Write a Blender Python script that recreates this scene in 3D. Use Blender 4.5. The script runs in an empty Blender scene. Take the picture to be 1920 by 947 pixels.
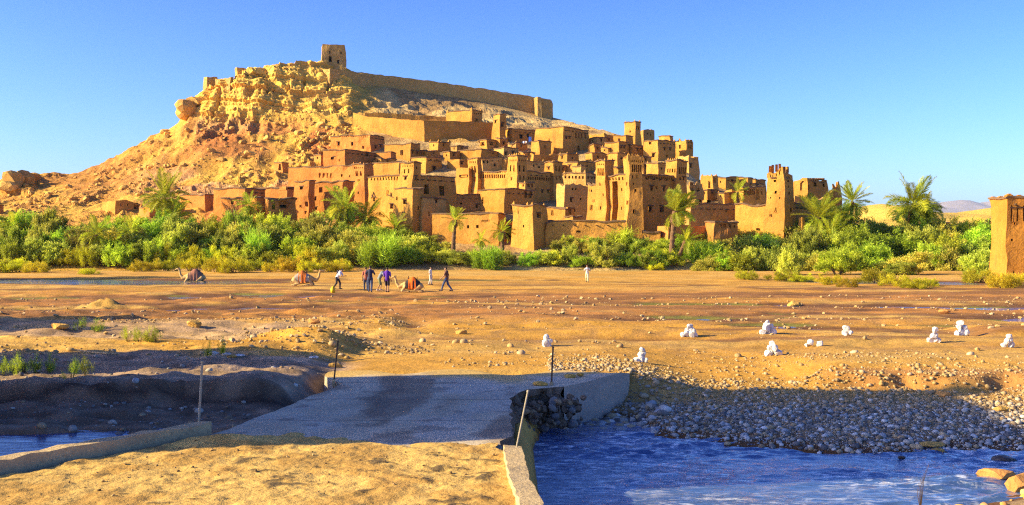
import bpy, bmesh, math, random
import numpy as np
from mathutils import Vector, Matrix, Euler
from mathutils.bvhtree import BVHTree

random.seed(11)
rng = np.random.default_rng(11)
R = math.radians
scene = bpy.context.scene
C = scene.collection

# ------------------------------------------------------------------ camera
# metres; the camera looks along +Y, river bed near z = -0.3, ford deck at z = 0
F, CX, HY, CZ = 2000.0, 960.0, 450.0, 3.2          # focal length in photo pixels, centre column, horizon row, eye height
cd = bpy.data.cameras.new('camera')
cam = bpy.data.objects.new('camera', cd); C.objects.link(cam)
cam.location = (0, 0, CZ); cam.rotation_euler = (R(90), 0, 0)
cd.sensor_width = 36; cd.lens = 36*F/1920; cd.shift_y = -23.5/1920
cd.clip_start = 0.1; cd.clip_end = 30000
scene.camera = cam
scene.cycles.use_denoising = False; scene.cycles.filter_width = 1.2; scene.cycles.max_bounces = 6; scene.cycles.diffuse_bounces = 3

# ------------------------------------------------------------------ sky, sun, exposure
SUN_AZ, SUN_EL = R(11), R(24)                       # light travels towards +X, turned SUN_AZ away from the camera
sun_dir = Vector((math.cos(SUN_AZ)*math.cos(SUN_EL), math.sin(SUN_AZ)*math.cos(SUN_EL), -math.sin(SUN_EL)))
world = bpy.data.worlds.new('World'); scene.world = world; world.use_nodes = True
wn, wl = world.node_tree.nodes, world.node_tree.links
bg = wn['Background']
sky = wn.new('ShaderNodeTexSky'); sky.sky_type = 'NISHITA'; sky.sun_disc = False
sky.sun_elevation = SUN_EL
sky.sun_rotation = math.atan2(-sun_dir.x, -sun_dir.y)
sky.air_density = 1.0; sky.dust_density = 2.4; sky.ozone_density = 4.0; sky.altitude = 1200
hs = wn.new('ShaderNodeHueSaturation'); hs.inputs['Saturation'].default_value = 1.05; hs.inputs['Value'].default_value = .25
gm = wn.new('ShaderNodeGamma'); gm.inputs[1].default_value = 1.62           # the photograph's steeper sky contrast
tint = wn.new('ShaderNodeMix'); tint.data_type = 'RGBA'; tint.blend_type = 'MULTIPLY'; tint.inputs[0].default_value = 1; tint.inputs[7].default_value = (4.1, 3.8, 4.75, 1)
wl.new(sky.outputs[0], hs.inputs['Color']); wl.new(hs.outputs[0], gm.inputs[0]); wl.new(gm.outputs[0], tint.inputs[6]); wl.new(tint.outputs[2], bg.inputs[0])
bg.inputs[1].default_value = 0.10
sd = bpy.data.lights.new('sun', 'SUN'); sun = bpy.data.objects.new('sun', sd); C.objects.link(sun)
sd.energy = 5.0; sd.angle = R(0.5); sd.color = (1.0, 0.81, 0.40)
sun.rotation_euler = sun_dir.to_track_quat('-Z', 'Y').to_euler()
sun.location = (-60, -20, 60)
vs = scene.view_settings
vs.view_transform = 'Standard'; vs.look = 'None'; vs.exposure = 1.22; vs.gamma = 1.0; vs.use_curve_mapping = False

# ------------------------------------------------------------------ helpers
def P(px, py, Y): return Vector(((px-CX)*Y/F, Y, CZ-(py-HY)*Y/F))
def sm(a, b, x):
    t = np.clip((np.asarray(x, float)-a)/(b-a), 0, 1); return t*t*(3-2*t)
def vnoise(x, y, z):
    xi, yi, zi = (np.floor(a).astype(np.int64) for a in (x, y, z))
    xf, yf, zf = x-xi, y-yi, z-zi
    u, v, w = (a*a*(3-2*a) for a in (xf, yf, zf))
    def h(i, j, k):
        n = (i*374761393 + j*668265263 + k*1274126177) & 0xffffffff
        n = ((n ^ (n >> 13))*1103515245) & 0xffffffff
        n = ((n ^ (n >> 16))*2246822519) & 0xffffffff
        return ((n ^ (n >> 15)) & 0xffffff)/8388608.0 - 1
    def L(a, b, t): return a+(b-a)*t
    return L(L(L(h(xi,yi,zi), h(xi+1,yi,zi), u), L(h(xi,yi+1,zi), h(xi+1,yi+1,zi), u), v),
             L(L(h(xi,yi,zi+1), h(xi+1,yi,zi+1), u), L(h(xi,yi+1,zi+1), h(xi+1,yi+1,zi+1), u), v), w)
def fbm(x, y, z=0.0, o=4, g=.5):
    x, y = np.asarray(x, float), np.asarray(y, float); z = np.zeros_like(x)+z
    s = 0; a = 1; t = 0
    for k in range(o):
        s = s+a*vnoise(x+17.3*k, y+5.1*k, z+9.7*k); t += a; a *= g; x = x*2.03; y = y*2.03; z = z*2.03
    return s/t*1.6
def ridged(x, y, z=0.0, o=4):
    x, y = np.asarray(x, float), np.asarray(y, float); z = np.zeros_like(x)+z
    s = 0; a = 1; t = 0
    for k in range(o):
        s = s+a*(1-np.abs(vnoise(x+13*k, y+7*k, z+3*k))*1.8); t += a; a *= .5; x = x*2.1; y = y*2.1; z = z*2.1
    return s/t
def mesh_np(name, V, Fc, mat=None, smooth=False, col=None):
    """V (n,3); Fc (m,3) or (m,4) or list of such arrays"""
    me = bpy.data.meshes.new(name)
    Fs = Fc if isinstance(Fc, list) else [Fc]
    Fs = [np.asarray(f, np.int32) for f in Fs if len(f)]
    tot = np.concatenate([np.full(len(f), f.shape[1], np.int32) for f in Fs])
    loops = np.concatenate([f.ravel() for f in Fs])
    V = np.ascontiguousarray(V, np.float32)
    me.vertices.add(len(V)); me.vertices.foreach_set('co', V.ravel())
    me.loops.add(len(loops)); me.loops.foreach_set('vertex_index', loops)
    st = np.concatenate([[0], np.cumsum(tot)[:-1]]).astype(np.int32)
    me.polygons.add(len(tot)); me.polygons.foreach_set('loop_start', st)
    me.polygons.foreach_set('use_smooth', np.full(len(tot), bool(smooth)))
    if col is not None:
        at = me.color_attributes.new('Col', 'FLOAT_COLOR', 'POINT')
        c = np.ones((len(V), 4), np.float32); c[:, :3] = col; at.data.foreach_set('color', c.ravel())
    if mat: me.materials.append(mat)
    me.update(calc_edges=True); me.validate()
    return me
def grid_faces(n, m):
    i = np.arange(n*m).reshape(n, m)
    return np.stack([i[:-1,:-1], i[:-1,1:], i[1:,1:], i[1:,:-1]], -1).reshape(-1, 4)
def link(name, me, parent=None, loc=None):
    o = bpy.data.objects.new(name, me); C.objects.link(o)
    if parent: o.parent = parent
    if loc is not None: o.location = loc
    return o
def tag(o, label=None, cat=None, group=None, kind=None):
    if label: o['label'] = label
    if cat: o['category'] = cat
    if group: o['group'] = group
    if kind: o['kind'] = kind
    return o
def thing(name, label, cat, loc=(0,0,0), group=None, rz=0):
    o = bpy.data.objects.new(name, None); C.objects.link(o); o.location = loc; o.rotation_euler = (0,0,rz)
    o.empty_display_size = .2
    return tag(o, label, cat, group)
class MB:
    """collects faces of one mesh object"""
    def __init__(s): s.v = []; s.f = []; s.m = []
    def add(s, vs, fs, mi=0):
        b = len(s.v); s.v += [tuple(v) for v in vs]; s.f += [tuple(i+b for i in f) for f in fs]; s.m += [mi]*len(fs)
    def box(s, c, size, mi=0, rz=0, top=1.0, M=None):
        x, y, z = (a/2 for a in size); vs = []
        for sz, k in ((-z, 1), (z, top)):
            for sx, sy in ((-x,-y), (x,-y), (x,y), (-x,y)): vs.append(Vector((sx*k, sy*k, sz)))
        mt = Matrix.Rotation(rz, 3, 'Z') if M is None else M
        vs = [mt @ v + Vector(c) for v in vs]
        s.add(vs, [(3,2,1,0), (4,5,6,7), (0,1,5,4), (1,2,6,5), (2,3,7,6), (3,0,4,7)], mi)
    def tube(s, pts, rad, n=8, mi=0, cap=True):
        pts = [Vector(p) for p in pts]; b = len(s.v); prev = None
        for i, p in enumerate(pts):
            d = (pts[min(i+1, len(pts)-1)]-pts[max(i-1, 0)]).normalized()
            a = d.orthogonal().normalized() if prev is None else (prev-d*prev.dot(d)).normalized()
            prev = a; c = d.cross(a); r = rad[i] if isinstance(rad, (list, tuple)) else rad
            for k in range(n):
                t = 2*math.pi*k/n; s.v.append(tuple(p+(a*math.cos(t)+c*math.sin(t))*r))
        for i in range(len(pts)-1):
            for k in range(n):
                s.f.append((b+i*n+k, b+i*n+(k+1)%n, b+(i+1)*n+(k+1)%n, b+(i+1)*n+k)); s.m.append(mi)
        if cap:
            s.f.append(tuple(b+k for k in range(n))[::-1]); s.m.append(mi)
            e = b+(len(pts)-1)*n; s.f.append(tuple(e+k for k in range(n))); s.m.append(mi)
    def mesh(s, name, mats, smooth=False):
        me = bpy.data.meshes.new(name); me.from_pydata(s.v, [], s.f)
        for m in (mats if isinstance(mats, (list, tuple)) else [mats]): me.materials.append(m)
        me.polygons.foreach_set('material_index', s.m)
        me.polygons.foreach_set('use_smooth', [bool(smooth)]*len(s.f))
        me.update(); return me
NUM = 'first second third fourth fifth sixth seventh eighth ninth tenth eleventh twelfth thirteenth fourteenth fifteenth sixteenth seventeenth eighteenth nineteenth'.split()
TENS = {20:'twent', 30:'thirt', 40:'fort', 50:'fift', 60:'sixt', 70:'sevent', 80:'eight', 90:'ninet'}
def ordw(n):
    if n < 20: return NUM[n-1]
    if n >= 100: return '%dth' % n
    t = n//10*10
    return TENS[t]+'ieth' if n == t else TENS[t]+'y-'+NUM[n-t-1]

# ------------------------------------------------------------------ materials
def newmat(name):
    m = bpy.data.materials.new(name); m.use_nodes = True
    return m, m.node_tree.nodes, m.node_tree.links, m.node_tree.nodes['Principled BSDF']
def earth(name, c1, c2, scale=1.5, rough=.95, bump=.35, fine=9.0, attr=False, dist=.05, c3=None, var=.12, streak=0.0):
    """two-tone noisy mineral surface; attr multiplies the mesh's own colour"""
    m, n, l, b = newmat(name)
    tc = n.new('ShaderNodeTexCoord'); src = tc.outputs['Object']
    geo = n.new('ShaderNodeNewGeometry')
    src = geo.outputs['Position']
    def noise(sc, det=6, ro=.6, vec=None):
        t = n.new('ShaderNodeTexNoise'); t.inputs['Scale'].default_value = sc; t.inputs['Detail'].default_value = det
        t.inputs['Roughness'].default_value = ro; l.new(vec or src, t.inputs['Vector']); return t.outputs['Fac']
    def ramp(f, a, z):
        r = n.new('ShaderNodeMapRange'); r.inputs[1].default_value = a; r.inputs[2].default_value = z; l.new(f, r.inputs[0]); return r.outputs[0]
    def mix(f, a, z, bt='MIX'):
        x = n.new('ShaderNodeMix'); x.data_type = 'RGBA'; x.blend_type = bt
        if isinstance(f, float): x.inputs[0].default_value = f
        else: l.new(f, x.inputs[0])
        for s, v in ((6, a), (7, z)):
            if isinstance(v, tuple): x.inputs[s].default_value = (*v, 1)
            else: l.new(v, x.inputs[s])
        return x.outputs[2]
    col = mix(ramp(noise(scale), .36, .64), c1, c2)
    nf = noise(fine, 5, .65)
    if c3: col = mix(ramp(nf, .52, .72), col, c3)
    if streak:
        mp = n.new('ShaderNodeMapping'); mp.inputs['Scale'].default_value = (1.2, 1.2, .13); l.new(src, mp.inputs['Vector'])
        st = noise(1.6, 4, .6, mp.outputs[0])
        col = mix(ramp(st, .55, .8), col, mix(streak, col, (.12, .06, .03)))
    if attr:
        at = n.new('ShaderNodeAttribute'); at.attribute_name = 'Col'
        col = mix(1.0, at.outputs['Color'], col, 'MULTIPLY')
    oi = n.new('ShaderNodeObjectInfo')
    hv = n.new('ShaderNodeHueSaturation'); l.new(ramp(oi.outputs['Random'], 0, 1), hv.inputs['Value'])
    mr = hv.inputs['Value'].links[0].from_node; mr.inputs[3].default_value = 1-var; mr.inputs[4].default_value = 1+var
    l.new(col, hv.inputs['Color'])
    l.new(hv.outputs[0], b.inputs['Base Color'])
    b.inputs['Roughness'].default_value = rough; b.inputs['Specular IOR Level'].default_value = .15
    bp = n.new('ShaderNodeBump'); bp.inputs['Strength'].default_value = bump; bp.inputs['Distance'].default_value = dist
    l.new(nf, bp.inputs['Height']); l.new(bp.outputs[0], b.inputs['Normal'])
    return m
def plain(name, c, rough=.8, var=0.0, spec=.2):
    m, n, l, b = newmat(name)
    b.inputs['Roughness'].default_value = rough; b.inputs['Specular IOR Level'].default_value = spec
    t = n.new('ShaderNodeTexNoise'); t.inputs['Scale'].default_value = 7; t.inputs['Detail'].default_value = 4
    geo = n.new('ShaderNodeNewGeometry'); l.new(geo.outputs['Position'], t.inputs['Vector'])
    r = n.new('ShaderNodeMapRange'); r.inputs[3].default_value = .75; r.inputs[4].default_value = 1.2; l.new(t.outputs['Fac'], r.inputs[0])
    hv = n.new('ShaderNodeHueSaturation'); hv.inputs['Color'].default_value = (*c, 1); l.new(r.outputs[0], hv.inputs['Value'])
    l.new(hv.outputs[0], b.inputs['Base Color'])
    return m
def leaf(name, dark, light, trans=.35):
    m, n, l, b = newmat(name)
    at = n.new('ShaderNodeAttribute'); at.attribute_name = 'Col'
    oi = n.new('ShaderNodeObjectInfo')
    mx = n.new('ShaderNodeMix'); mx.data_type = 'RGBA'; l.new(at.outputs['Fac'], mx.inputs[0])
    mx.inputs[6].default_value = (*dark, 1); mx.inputs[7].default_value = (*light, 1)
    hv = n.new('ShaderNodeHueSaturation'); l.new(mx.outputs[2], hv.inputs['Color'])
    r = n.new('ShaderNodeMapRange'); r.inputs[3].default_value = .6; r.inputs[4].default_value = 1.3; l.new(oi.outputs['Random'], r.inputs[0]); l.new(r.outputs[0], hv.inputs['Value'])
    r2 = n.new('ShaderNodeMapRange'); r2.inputs[3].default_value = .464; r2.inputs[4].default_value = .522
    ml = n.new('ShaderNodeMath'); ml.operation = 'FRACT'; m2 = n.new('ShaderNodeMath'); m2.operation = 'MULTIPLY'; m2.inputs[1].default_value = 7.31
    l.new(oi.outputs['Random'], m2.inputs[0]); l.new(m2.outputs[0], ml.inputs[0]); l.new(ml.outputs[0], r2.inputs[0]); l.new(r2.outputs[0], hv.inputs['Hue'])
    tr = n.new('ShaderNodeBsdfTranslucent'); l.new(hv.outputs[0], tr.inputs['Color']); l.new(hv.outputs[0], b.inputs['Base Color'])
    b.inputs['Roughness'].default_value = .6; b.inputs['Specular IOR Level'].default_value = .25
    ms = n.new('ShaderNodeMixShader'); ms.inputs[0].default_value = trans
    l.new(b.outputs[0], ms.inputs[1]); l.new(tr.outputs[0], ms.inputs[2])
    l.new(ms.outputs[0], n['Material Output'].inputs['Surface'])
    return m
def water_mat(name, base, sx, sy, bump, scale, rough=.06, foam_glint=0.0):
    m, n, l, b = newmat(name)
    geo = n.new('ShaderNodeNewGeometry'); mp = n.new('ShaderNodeMapping'); mp.inputs['Scale'].default_value = (sx, sy, 1); l.new(geo.outputs['Position'], mp.inputs['Vector'])
    t = n.new('ShaderNodeTexNoise'); t.inputs['Scale'].default_value = scale; t.inputs['Detail'].default_value = 5; t.inputs['Roughness'].default_value = .6; t.inputs['Distortion'].default_value = .6
    l.new(mp.outputs[0], t.inputs['Vector'])
    t2 = n.new('ShaderNodeTexNoise'); t2.inputs['Scale'].default_value = .45; t2.inputs['Detail'].default_value = 3; l.new(mp.outputs[0], t2.inputs['Vector'])
    r = n.new('ShaderNodeMapRange'); r.inputs[1].default_value = .35; r.inputs[2].default_value = .65; r.inputs[3].default_value = bump*.35; r.inputs[4].default_value = bump; l.new(t2.outputs['Fac'], r.inputs[0])
    bp = n.new('ShaderNodeBump'); bp.inputs['Distance'].default_value = .12; l.new(r.outputs[0], bp.inputs['Strength']); l.new(t.outputs['Fac'], bp.inputs['Height']); l.new(bp.outputs[0], b.inputs['Normal'])
    # broken water: pale foam and bright ripple glints put into the colour
    t3 = n.new('ShaderNodeTexNoise'); t3.inputs['Scale'].default_value = 3.4; t3.inputs['Detail'].default_value = 7; t3.inputs['Roughness'].default_value = .7; t3.inputs['Distortion'].default_value = 1.2; l.new(mp.outputs[0], t3.inputs['Vector'])
    r3 = n.new('ShaderNodeMapRange'); r3.inputs[1].default_value = .50; r3.inputs[2].default_value = .64; r3.inputs[3].default_value = 0; r3.inputs[4].default_value = foam_glint; l.new(t3.outputs['Fac'], r3.inputs[0])
    m3 = n.new('ShaderNodeMath'); m3.operation = 'MULTIPLY'; r4 = n.new('ShaderNodeMapRange'); r4.inputs[1].default_value = .30; r4.inputs[2].default_value = .52; l.new(t2.outputs['Fac'], r4.inputs[0]); l.new(r3.outputs[0], m3.inputs[0]); l.new(r4.outputs[0], m3.inputs[1])
    mx = n.new('ShaderNodeMix'); mx.data_type = 'RGBA'; l.new(m3.outputs[0], mx.inputs[0]); mx.inputs[6].default_value = (*base, 1); mx.inputs[7].default_value = (.75, .78, .82, 1); l.new(mx.outputs[2], b.inputs['Base Color'])
    b.inputs['Roughness'].default_value = rough; b.inputs['IOR'].default_value = 1.42
    b.inputs['Specular IOR Level'].default_value = .9
    return m
M = {}
M['hill'] = earth('hill_rock', (.85,.85,.85), (1.12,1.1,1.06), .35, bump=.8, fine=1.6, attr=True, dist=.5, c3=(.74,.66,.6), var=0)
M['ground'] = earth('river_bed', (.88,.88,.88), (1.1,1.08,1.05), .7, bump=.7, fine=7, attr=True, dist=.06, c3=(.78,.7,.62), var=0)
M['mud_a'] = earth('rammed_earth_orange', (.54,.27,.05), (.42,.195,.035), .33, bump=.8, fine=3.2, dist=.12, c3=(.36,.165,.035), streak=.45)
M['mud_b'] = earth('rammed_earth_red', (.54,.225,.05), (.43,.165,.035), .33, bump=.8, fine=3.2, dist=.12, c3=(.36,.14,.035), streak=.45)
M['mud_c'] = earth('rammed_earth_ochre', (.54,.31,.085), (.44,.235,.06), .33, bump=.9, fine=3.2, dist=.14, c3=(.36,.19,.055), streak=.45)
M['stone'] = earth('rubble_masonry', (.54,.34,.10), (.44,.27,.08), 1.2, bump=1.0, fine=3.0, dist=.3, c3=(.28,.17,.06))
M['mud_d'] = earth('rammed_earth_deep', (.46,.20,.03), (.38,.155,.022), .4, bump=.8, fine=3.2, dist=.1, c3=(.32,.13,.02), streak=.4)
M['abut'] = earth('earth_and_rubble', (.24,.17,.11), (.17,.12,.08), 2.5, bump=1.0, fine=7, dist=.12, c3=(.09,.065,.045), var=0)
M['dark'] = plain('dark_opening', (.022,.014,.010), .95)  # near-black panels behind openings: darkness of unlit rooms put into the colour
M['wood'] = plain('weathered_wood', (.10,.055,.03), .85)
M['concrete'] = earth('ford_concrete', (.43,.37,.29), (.36,.31,.25), 1.1, bump=.5, fine=14, dist=.03, c3=(.29,.24,.19), var=0)
M['deck'] = earth('ford_deck', (.86,.85,.83), (1.1,1.09,1.07), .9, bump=.6, fine=8, attr=True, dist=.05, c3=(.84,.80,.75), var=0)
M['kerb'] = earth('kerb_concrete', (.52,.39,.21), (.42,.31,.17), 2.0, bump=.6, fine=14, dist=.04, c3=(.32,.23,.13), var=0)
M['rock'] = earth('boulder_rock', (.60,.37,.09), (.48,.26,.06), .7, bump=.7, fine=3, dist=.18, c3=(.36,.20,.08), var=.25)
M['white'] = earth('whitewashed_stone', (.74,.72,.68), (.60,.57,.52), 4, bump=.6, fine=16, dist=.04, c3=(.44,.38,.30), var=.1)
M['pebble'] = earth('river_pebble', (.8,.8,.8), (1.1,1.1,1.1), 6, rough=.75, bump=.2, fine=30, attr=True, dist=.01, var=.1)
M['trunk'] = earth('palm_bark', (.20,.115,.055), (.13,.075,.04), 3, bump=.8, fine=9, dist=.08)
M['stem'] = plain('shrub_stem', (.12,.075,.04), .9)
M['leaf_a'] = leaf('shrub_leaf_green', (.14,.23,.012), (.60,.74,.05), .5)
M['leaf_b'] = leaf('shrub_leaf_olive', (.21,.26,.02), (.76,.76,.10), .5)
M['leaf_c'] = leaf('scrub_leaf_yellow', (.34,.32,.012), (.78,.70,.03), .5)
M['leaf_p'] = leaf('palm_leaflet', (.17,.25,.014), (.68,.72,.05), .5)
M['leaf_d'] = leaf('dry_palm_leaflet', (.17,.10,.035), (.32,.20,.07), .2)
M['coping'] = plain('brush_coping', (.17,.10,.05), .95)
M['metal'] = plain('grey_painted_rod', (.33,.29,.21), .6)
M['rust'] = plain('rusty_rod', (.13,.07,.04), .8)
M['water_r'] = water_mat('river_water', (.05,.10,.23), .6, 1.6, .5, 5.0, .05, 1.0)
M['water_l'] = water_mat('pool_water', (.025,.07,.22), .6, 2.2, .25, 3.0)

# ------------------------------------------------------------------ river bed: one sheet out to the horizon
def y_far(X):  return np.interp(X, [0,.3,1,2,3,4.2,5.6,7,8.2,10,14,30], [22.4,22.4,22.9,23.1,22.5,21.7,21.0,20.3,20.7,21.0,21.6,24])
def y_near(X): return np.interp(X, [0,4,5.2,6,7,8,9.5,12,30], [2,8,13.6,15.2,16.2,17.0,17.5,18.2,19])
def gz(X, Y, detail=True):
    """height of the river bed"""
    X = np.asarray(X, float); Y = np.asarray(Y, float)
    wob = fbm(X/2.5, Y/2.5, 3.3, 3)
    z = -.30+.10*fbm(X/16, Y/6, 1.0, 3)*sm(24, 34, Y)+.05*wob
    # braided shallow channels across the bed, further off
    ch = 0
    for (y0, amp, w, ph) in ((49, 5, 3.0, 0.0), (58, 5, 2.2, 2.0), (72, 6, 3.6, 4.0), (92, 4, 5.0, 7.0)):
        yc = y0+amp*fbm(X/22+ph, ph+0*X, 0, 3)
        ch = np.maximum(ch, np.exp(-((Y-yc)/w)**2)*np.clip(.62+.9*fbm(X/18+ph*3, Y/9, 5.0, 2), 0, 1.1))
    yc = 45.4+.9*fbm(X/11, 0*X+3, 0, 3); ch = np.maximum(ch, np.exp(-((Y-yc)/1.8)**2)*sm(0, 6, X)*1.0)
    left_stream = np.exp(-((Y-(94-.12*(X+40)))/7.5)**2)*sm(-12, -28, X)
    ch = np.maximum(ch, left_stream*1.25)
    z = z-.27*ch
    # low terrace lips in the middle ground
    for (y0, h) in ((38.5, .30), (43.5, .20), (34, .16)):
        z = z+h*sm(-.5, .5, (Y-y0-1.8*fbm(X/7, 0*X+y0, 0, 3)))*sm(y0+7, y0+2, Y)*sm(-.2, .3, fbm(X/9+y0, 0*X, 2, 2))
    hol = np.exp(-((Y-37.6-1.2*fbm(X/5, 0*X, 23, 3))/1.1)**2)*sm(-3, 0, X)*sm(11, 5, X); z = z-.24*hol
    # left bank
    Yl = Y+.9*fbm(X/5, Y/9, 8.0, 3)
    zl = np.interp(Yl, [0,14,18.2,19.0,22.0,22.4,25,30,31.5,34,38,41,46,60], [-.85,-.85,-.8,-.30,-.22,.16,.07,.22,.24,-.05,-.16,-.02,-.2,-.3])+.06*wob+.05*fbm(X*.7, Y*3, 2, 4)+.05*fbm(X*1.4, Y*1.8, 22, 4)
    kl = sm(-4.2, -5.4, X)*sm(62, 46, Y)
    z = z*(1-kl)+zl*kl
    # stony mound left of the track
    d = np.sqrt(((X+5.6)/3.1)**2+((Y-32.4)/2.3)**2)
    z = z+.42*sm(1.05, .2, d+.16*wob)
    d = np.sqrt(((X+21.6)/1.6)**2+((Y-57)/1.3)**2)
    z = z+(.30+.45*ridged(X/.8, Y/.8, 5, 3)-.2)*sm(1.15, .1, d+.55*fbm(X/1.1, Y/1.1, 9, 3))
    # right: river channel, gravel bar and cut bank
    df = Y-y_far(X)-.35*wob; dn = y_near(X)-Y-.25*wob
    zr = np.where(df > 0, -.9+np.interp(df, [0,.4,3.5,6,9,16], [0,.06,.24,.40,.52,.60]), np.where(dn > 0, -.9+np.interp(dn, [0,.5,2,5], [0,.12,.4,.7]), -.9-.5*sm(0, 1.5, np.minimum(-df, -dn))))
    zr = zr+.04*wob
    bank = sm(-.3, .3, Y-(27.3-.10*(X-8.5)+.7*fbm(X/1.6, 0*X, 4, 3)))*sm(6.8, 8.8, X)*sm(34, 29, Y)
    zr = zr+.30*bank
    kr = sm(0.0, .8, X)*sm(40, 31, Y)
    z = z*(1-kr)+zr*kr
    # ground under and just beyond the ford deck
    kc = sm(-4.9, -4.3, X)*sm(.25, .0, X)*sm(26.4, 25.6, Y)
    z = z*(1-kc)-.45*kc
    ke = sm(-6.5, -3.6, X)*sm(5.5, 2.6, X)*sm(25.3, 26.2, Y)*sm(38, 28, Y)
    z = z*(1-ke)+(.0-.012*(Y-26)+.03*wob)*ke
    kw = sm(.2, 1.2, X)*sm(3.4, 2.6, X)*sm(25.2, 24.4, Y)*sm(21.0, 22.5, Y)
    z = z-.16*kw
    z = z+(.05+.05*sm(-1, -6, X))*fbm(X/1.3, Y/1.3, 16, 3)*sm(31, 37, Y)*sm(100, 60, Y)+.10*ridged(X/.9, Y/.45, 19, 4)*sm(-4.2, -5, X)*sm(30, 27, Y)*sm(18.6, 19.6, Y)*(1-.7*np.clip(ch, 0, 1))
    if detail: z = z+.018*fbm(X*2.2, Y*2.2, 6, 3)*sm(70, 30, Y)
    far = sm(118, 127, Y)
    return z*(1-far)-.45*far
tanx = np.unique(np.concatenate([np.linspace(-1.8, -.62, 30), np.linspace(-.62, .62, 430), np.linspace(.62, 1.8, 30)]))
rows = np.unique(np.concatenate([np.linspace(3, 11, 24), np.geomspace(11, 130, 470), np.geomspace(130, 12500, 26)]))
TX, YY = np.meshgrid(tanx, rows); XX = TX*YY
ZZ = gz(XX, YY)
def bed_colour(X, Y, Z):
    sand = np.array([.54,.285,.045]); sand2 = np.array([.55,.325,.075]); wet = np.array([.17,.078,.028]); red = np.array([.40,.17,.04])
    grav = np.array([.30,.21,.12]); mud = np.array([.31,.215,.135]); algae = np.array([.20,.20,.03])
    n1 = fbm(X/7, Y/4, 11, 3); n2 = fbm(X/2, Y/2, 12, 3); n3 = fbm(X/11, Y/1.7, 15, 4); n4 = fbm(X/.6, Y/.6, 17, 3)
    def L(a, b, t): return a*(1-t[..., None])+b*t[..., None]
    c = L(np.broadcast_to(sand, X.shape+(3,)), sand2, sm(-.3, .3, n1))
    c = L(c, np.broadcast_to(red, c.shape), sm(43, 49, Y)*sm(80, 66, Y)*sm(-.35, .2, fbm(X/12, Y/5, 13, 3)+.15)*.9)
    c = L(c, np.broadcast_to(np.array([.25,.115,.035]), c.shape), sm(-.02, .28, n3+.10*sm(0, 8, X))*sm(33, 38, Y)*sm(100, 75, Y)*.9)  # long dark streaks: damp ground and low shadows put into the colour
    c = L(c, np.broadcast_to(np.array([.30,.17,.07]), c.shape), sm(.25, .5, n4)*sm(30, 34, Y)*sm(70, 55, Y)*.45)
    w = sm(-.37, -.45, Z+.03*n2)*sm(36, 42, Y)*sm(125, 110, Y)
    c = L(c, wet, w)
    hol = np.exp(-((Y-37.2-1.2*fbm(X/5, 0*X, 23, 3))/1.0)**2)*sm(-3, 0, X)*sm(12, 5, X)
    c = L(c, np.broadcast_to(np.array([.21,.10,.035]), c.shape), np.clip(hol*(.75+.5*n2), 0, .9))  # hollow darkened: damp mud, with the hollow's own shade put into the colour
    al = sm(-.40, -.46, Z)*sm(.12, .3, fbm(X/6, Y/2.2, 14, 2))*sm(40, 45, Y)
    c = L(c, algae, al*.8)
    c = L(c, grav, sm(.5, 2, X)*sm(27.5, 23.5, Y)*.9)
    c = L(c, np.broadcast_to(wet*.8, c.shape), sm(.2, .6, X)*sm(-.76, -.86, Z)*sm(30, 26, Y))
    c = L(c, np.broadcast_to(np.array([.40,.19,.06]), c.shape), sm(7, 9, X)*sm(26.2, 26.8, Y)*sm(28.3, 27.6, Y)*.8)
    st = fbm(X/2.2, Y/.35, 18, 4)
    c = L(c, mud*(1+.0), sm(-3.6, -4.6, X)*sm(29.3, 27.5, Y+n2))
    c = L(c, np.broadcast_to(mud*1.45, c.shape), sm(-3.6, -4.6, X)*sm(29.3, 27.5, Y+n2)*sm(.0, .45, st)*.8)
    c = L(c, np.broadcast_to(np.array([.20,.135,.085]), c.shape), sm(-4.2, -4.8, X)*sm(22.75, 22.35, Y+.5*n2+.2*st))
    c = L(c, np.broadcast_to(np.array([.30,.20,.125]), c.shape), sm(-4.2, -4.8, X)*sm(22.4, 21.8, Y+.5*n2)*sm(.05, .4, st)*.9)
    c = L(c, np.broadcast_to(np.array([.055,.04,.032]), c.shape), sm(-4.2, -4.8, X)*sm(.16, .04, np.abs(Y-22.2+.5*n2))*.8)  # thin dark line along the bank step: undercut shade put into the colour
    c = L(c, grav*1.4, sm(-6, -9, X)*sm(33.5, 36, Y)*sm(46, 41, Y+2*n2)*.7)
    n5 = fbm(X*2.2, Y*2.8, 20, 4)
    return c*np.clip(1+.10*n2+.30*n5*sm(60, 30, Y)*sm(-3, -5, X)+.12*n5, .3, 1.6)[..., None]
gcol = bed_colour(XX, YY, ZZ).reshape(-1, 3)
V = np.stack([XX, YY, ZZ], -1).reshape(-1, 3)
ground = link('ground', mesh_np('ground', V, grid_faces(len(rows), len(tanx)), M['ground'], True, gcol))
tag(ground, kind='structure')
nr_ = int((rows < 131).sum())
bed_bvh = BVHTree.FromPolygons([Vector(v) for v in V[:nr_*len(tanx)]], [tuple(f) for f in grid_faces(nr_, len(tanx))])
def gz1(X, Y):
    h = bed_bvh.ray_cast(Vector((X, Y, 50)), Vector((0, 0, -1)))[0]
    return h.z if h else -.4
def onbed(px, py):
    """the point of the river bed seen at a photo pixel"""
    d = Vector(((px-CX)/F, 1, -(py-HY)/F))
    h = bed_bvh.ray_cast(Vector((0, 0, CZ)), d.normalized())[0]
    return h if h else P(px, py, 3.5*F/(py-HY))

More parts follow.
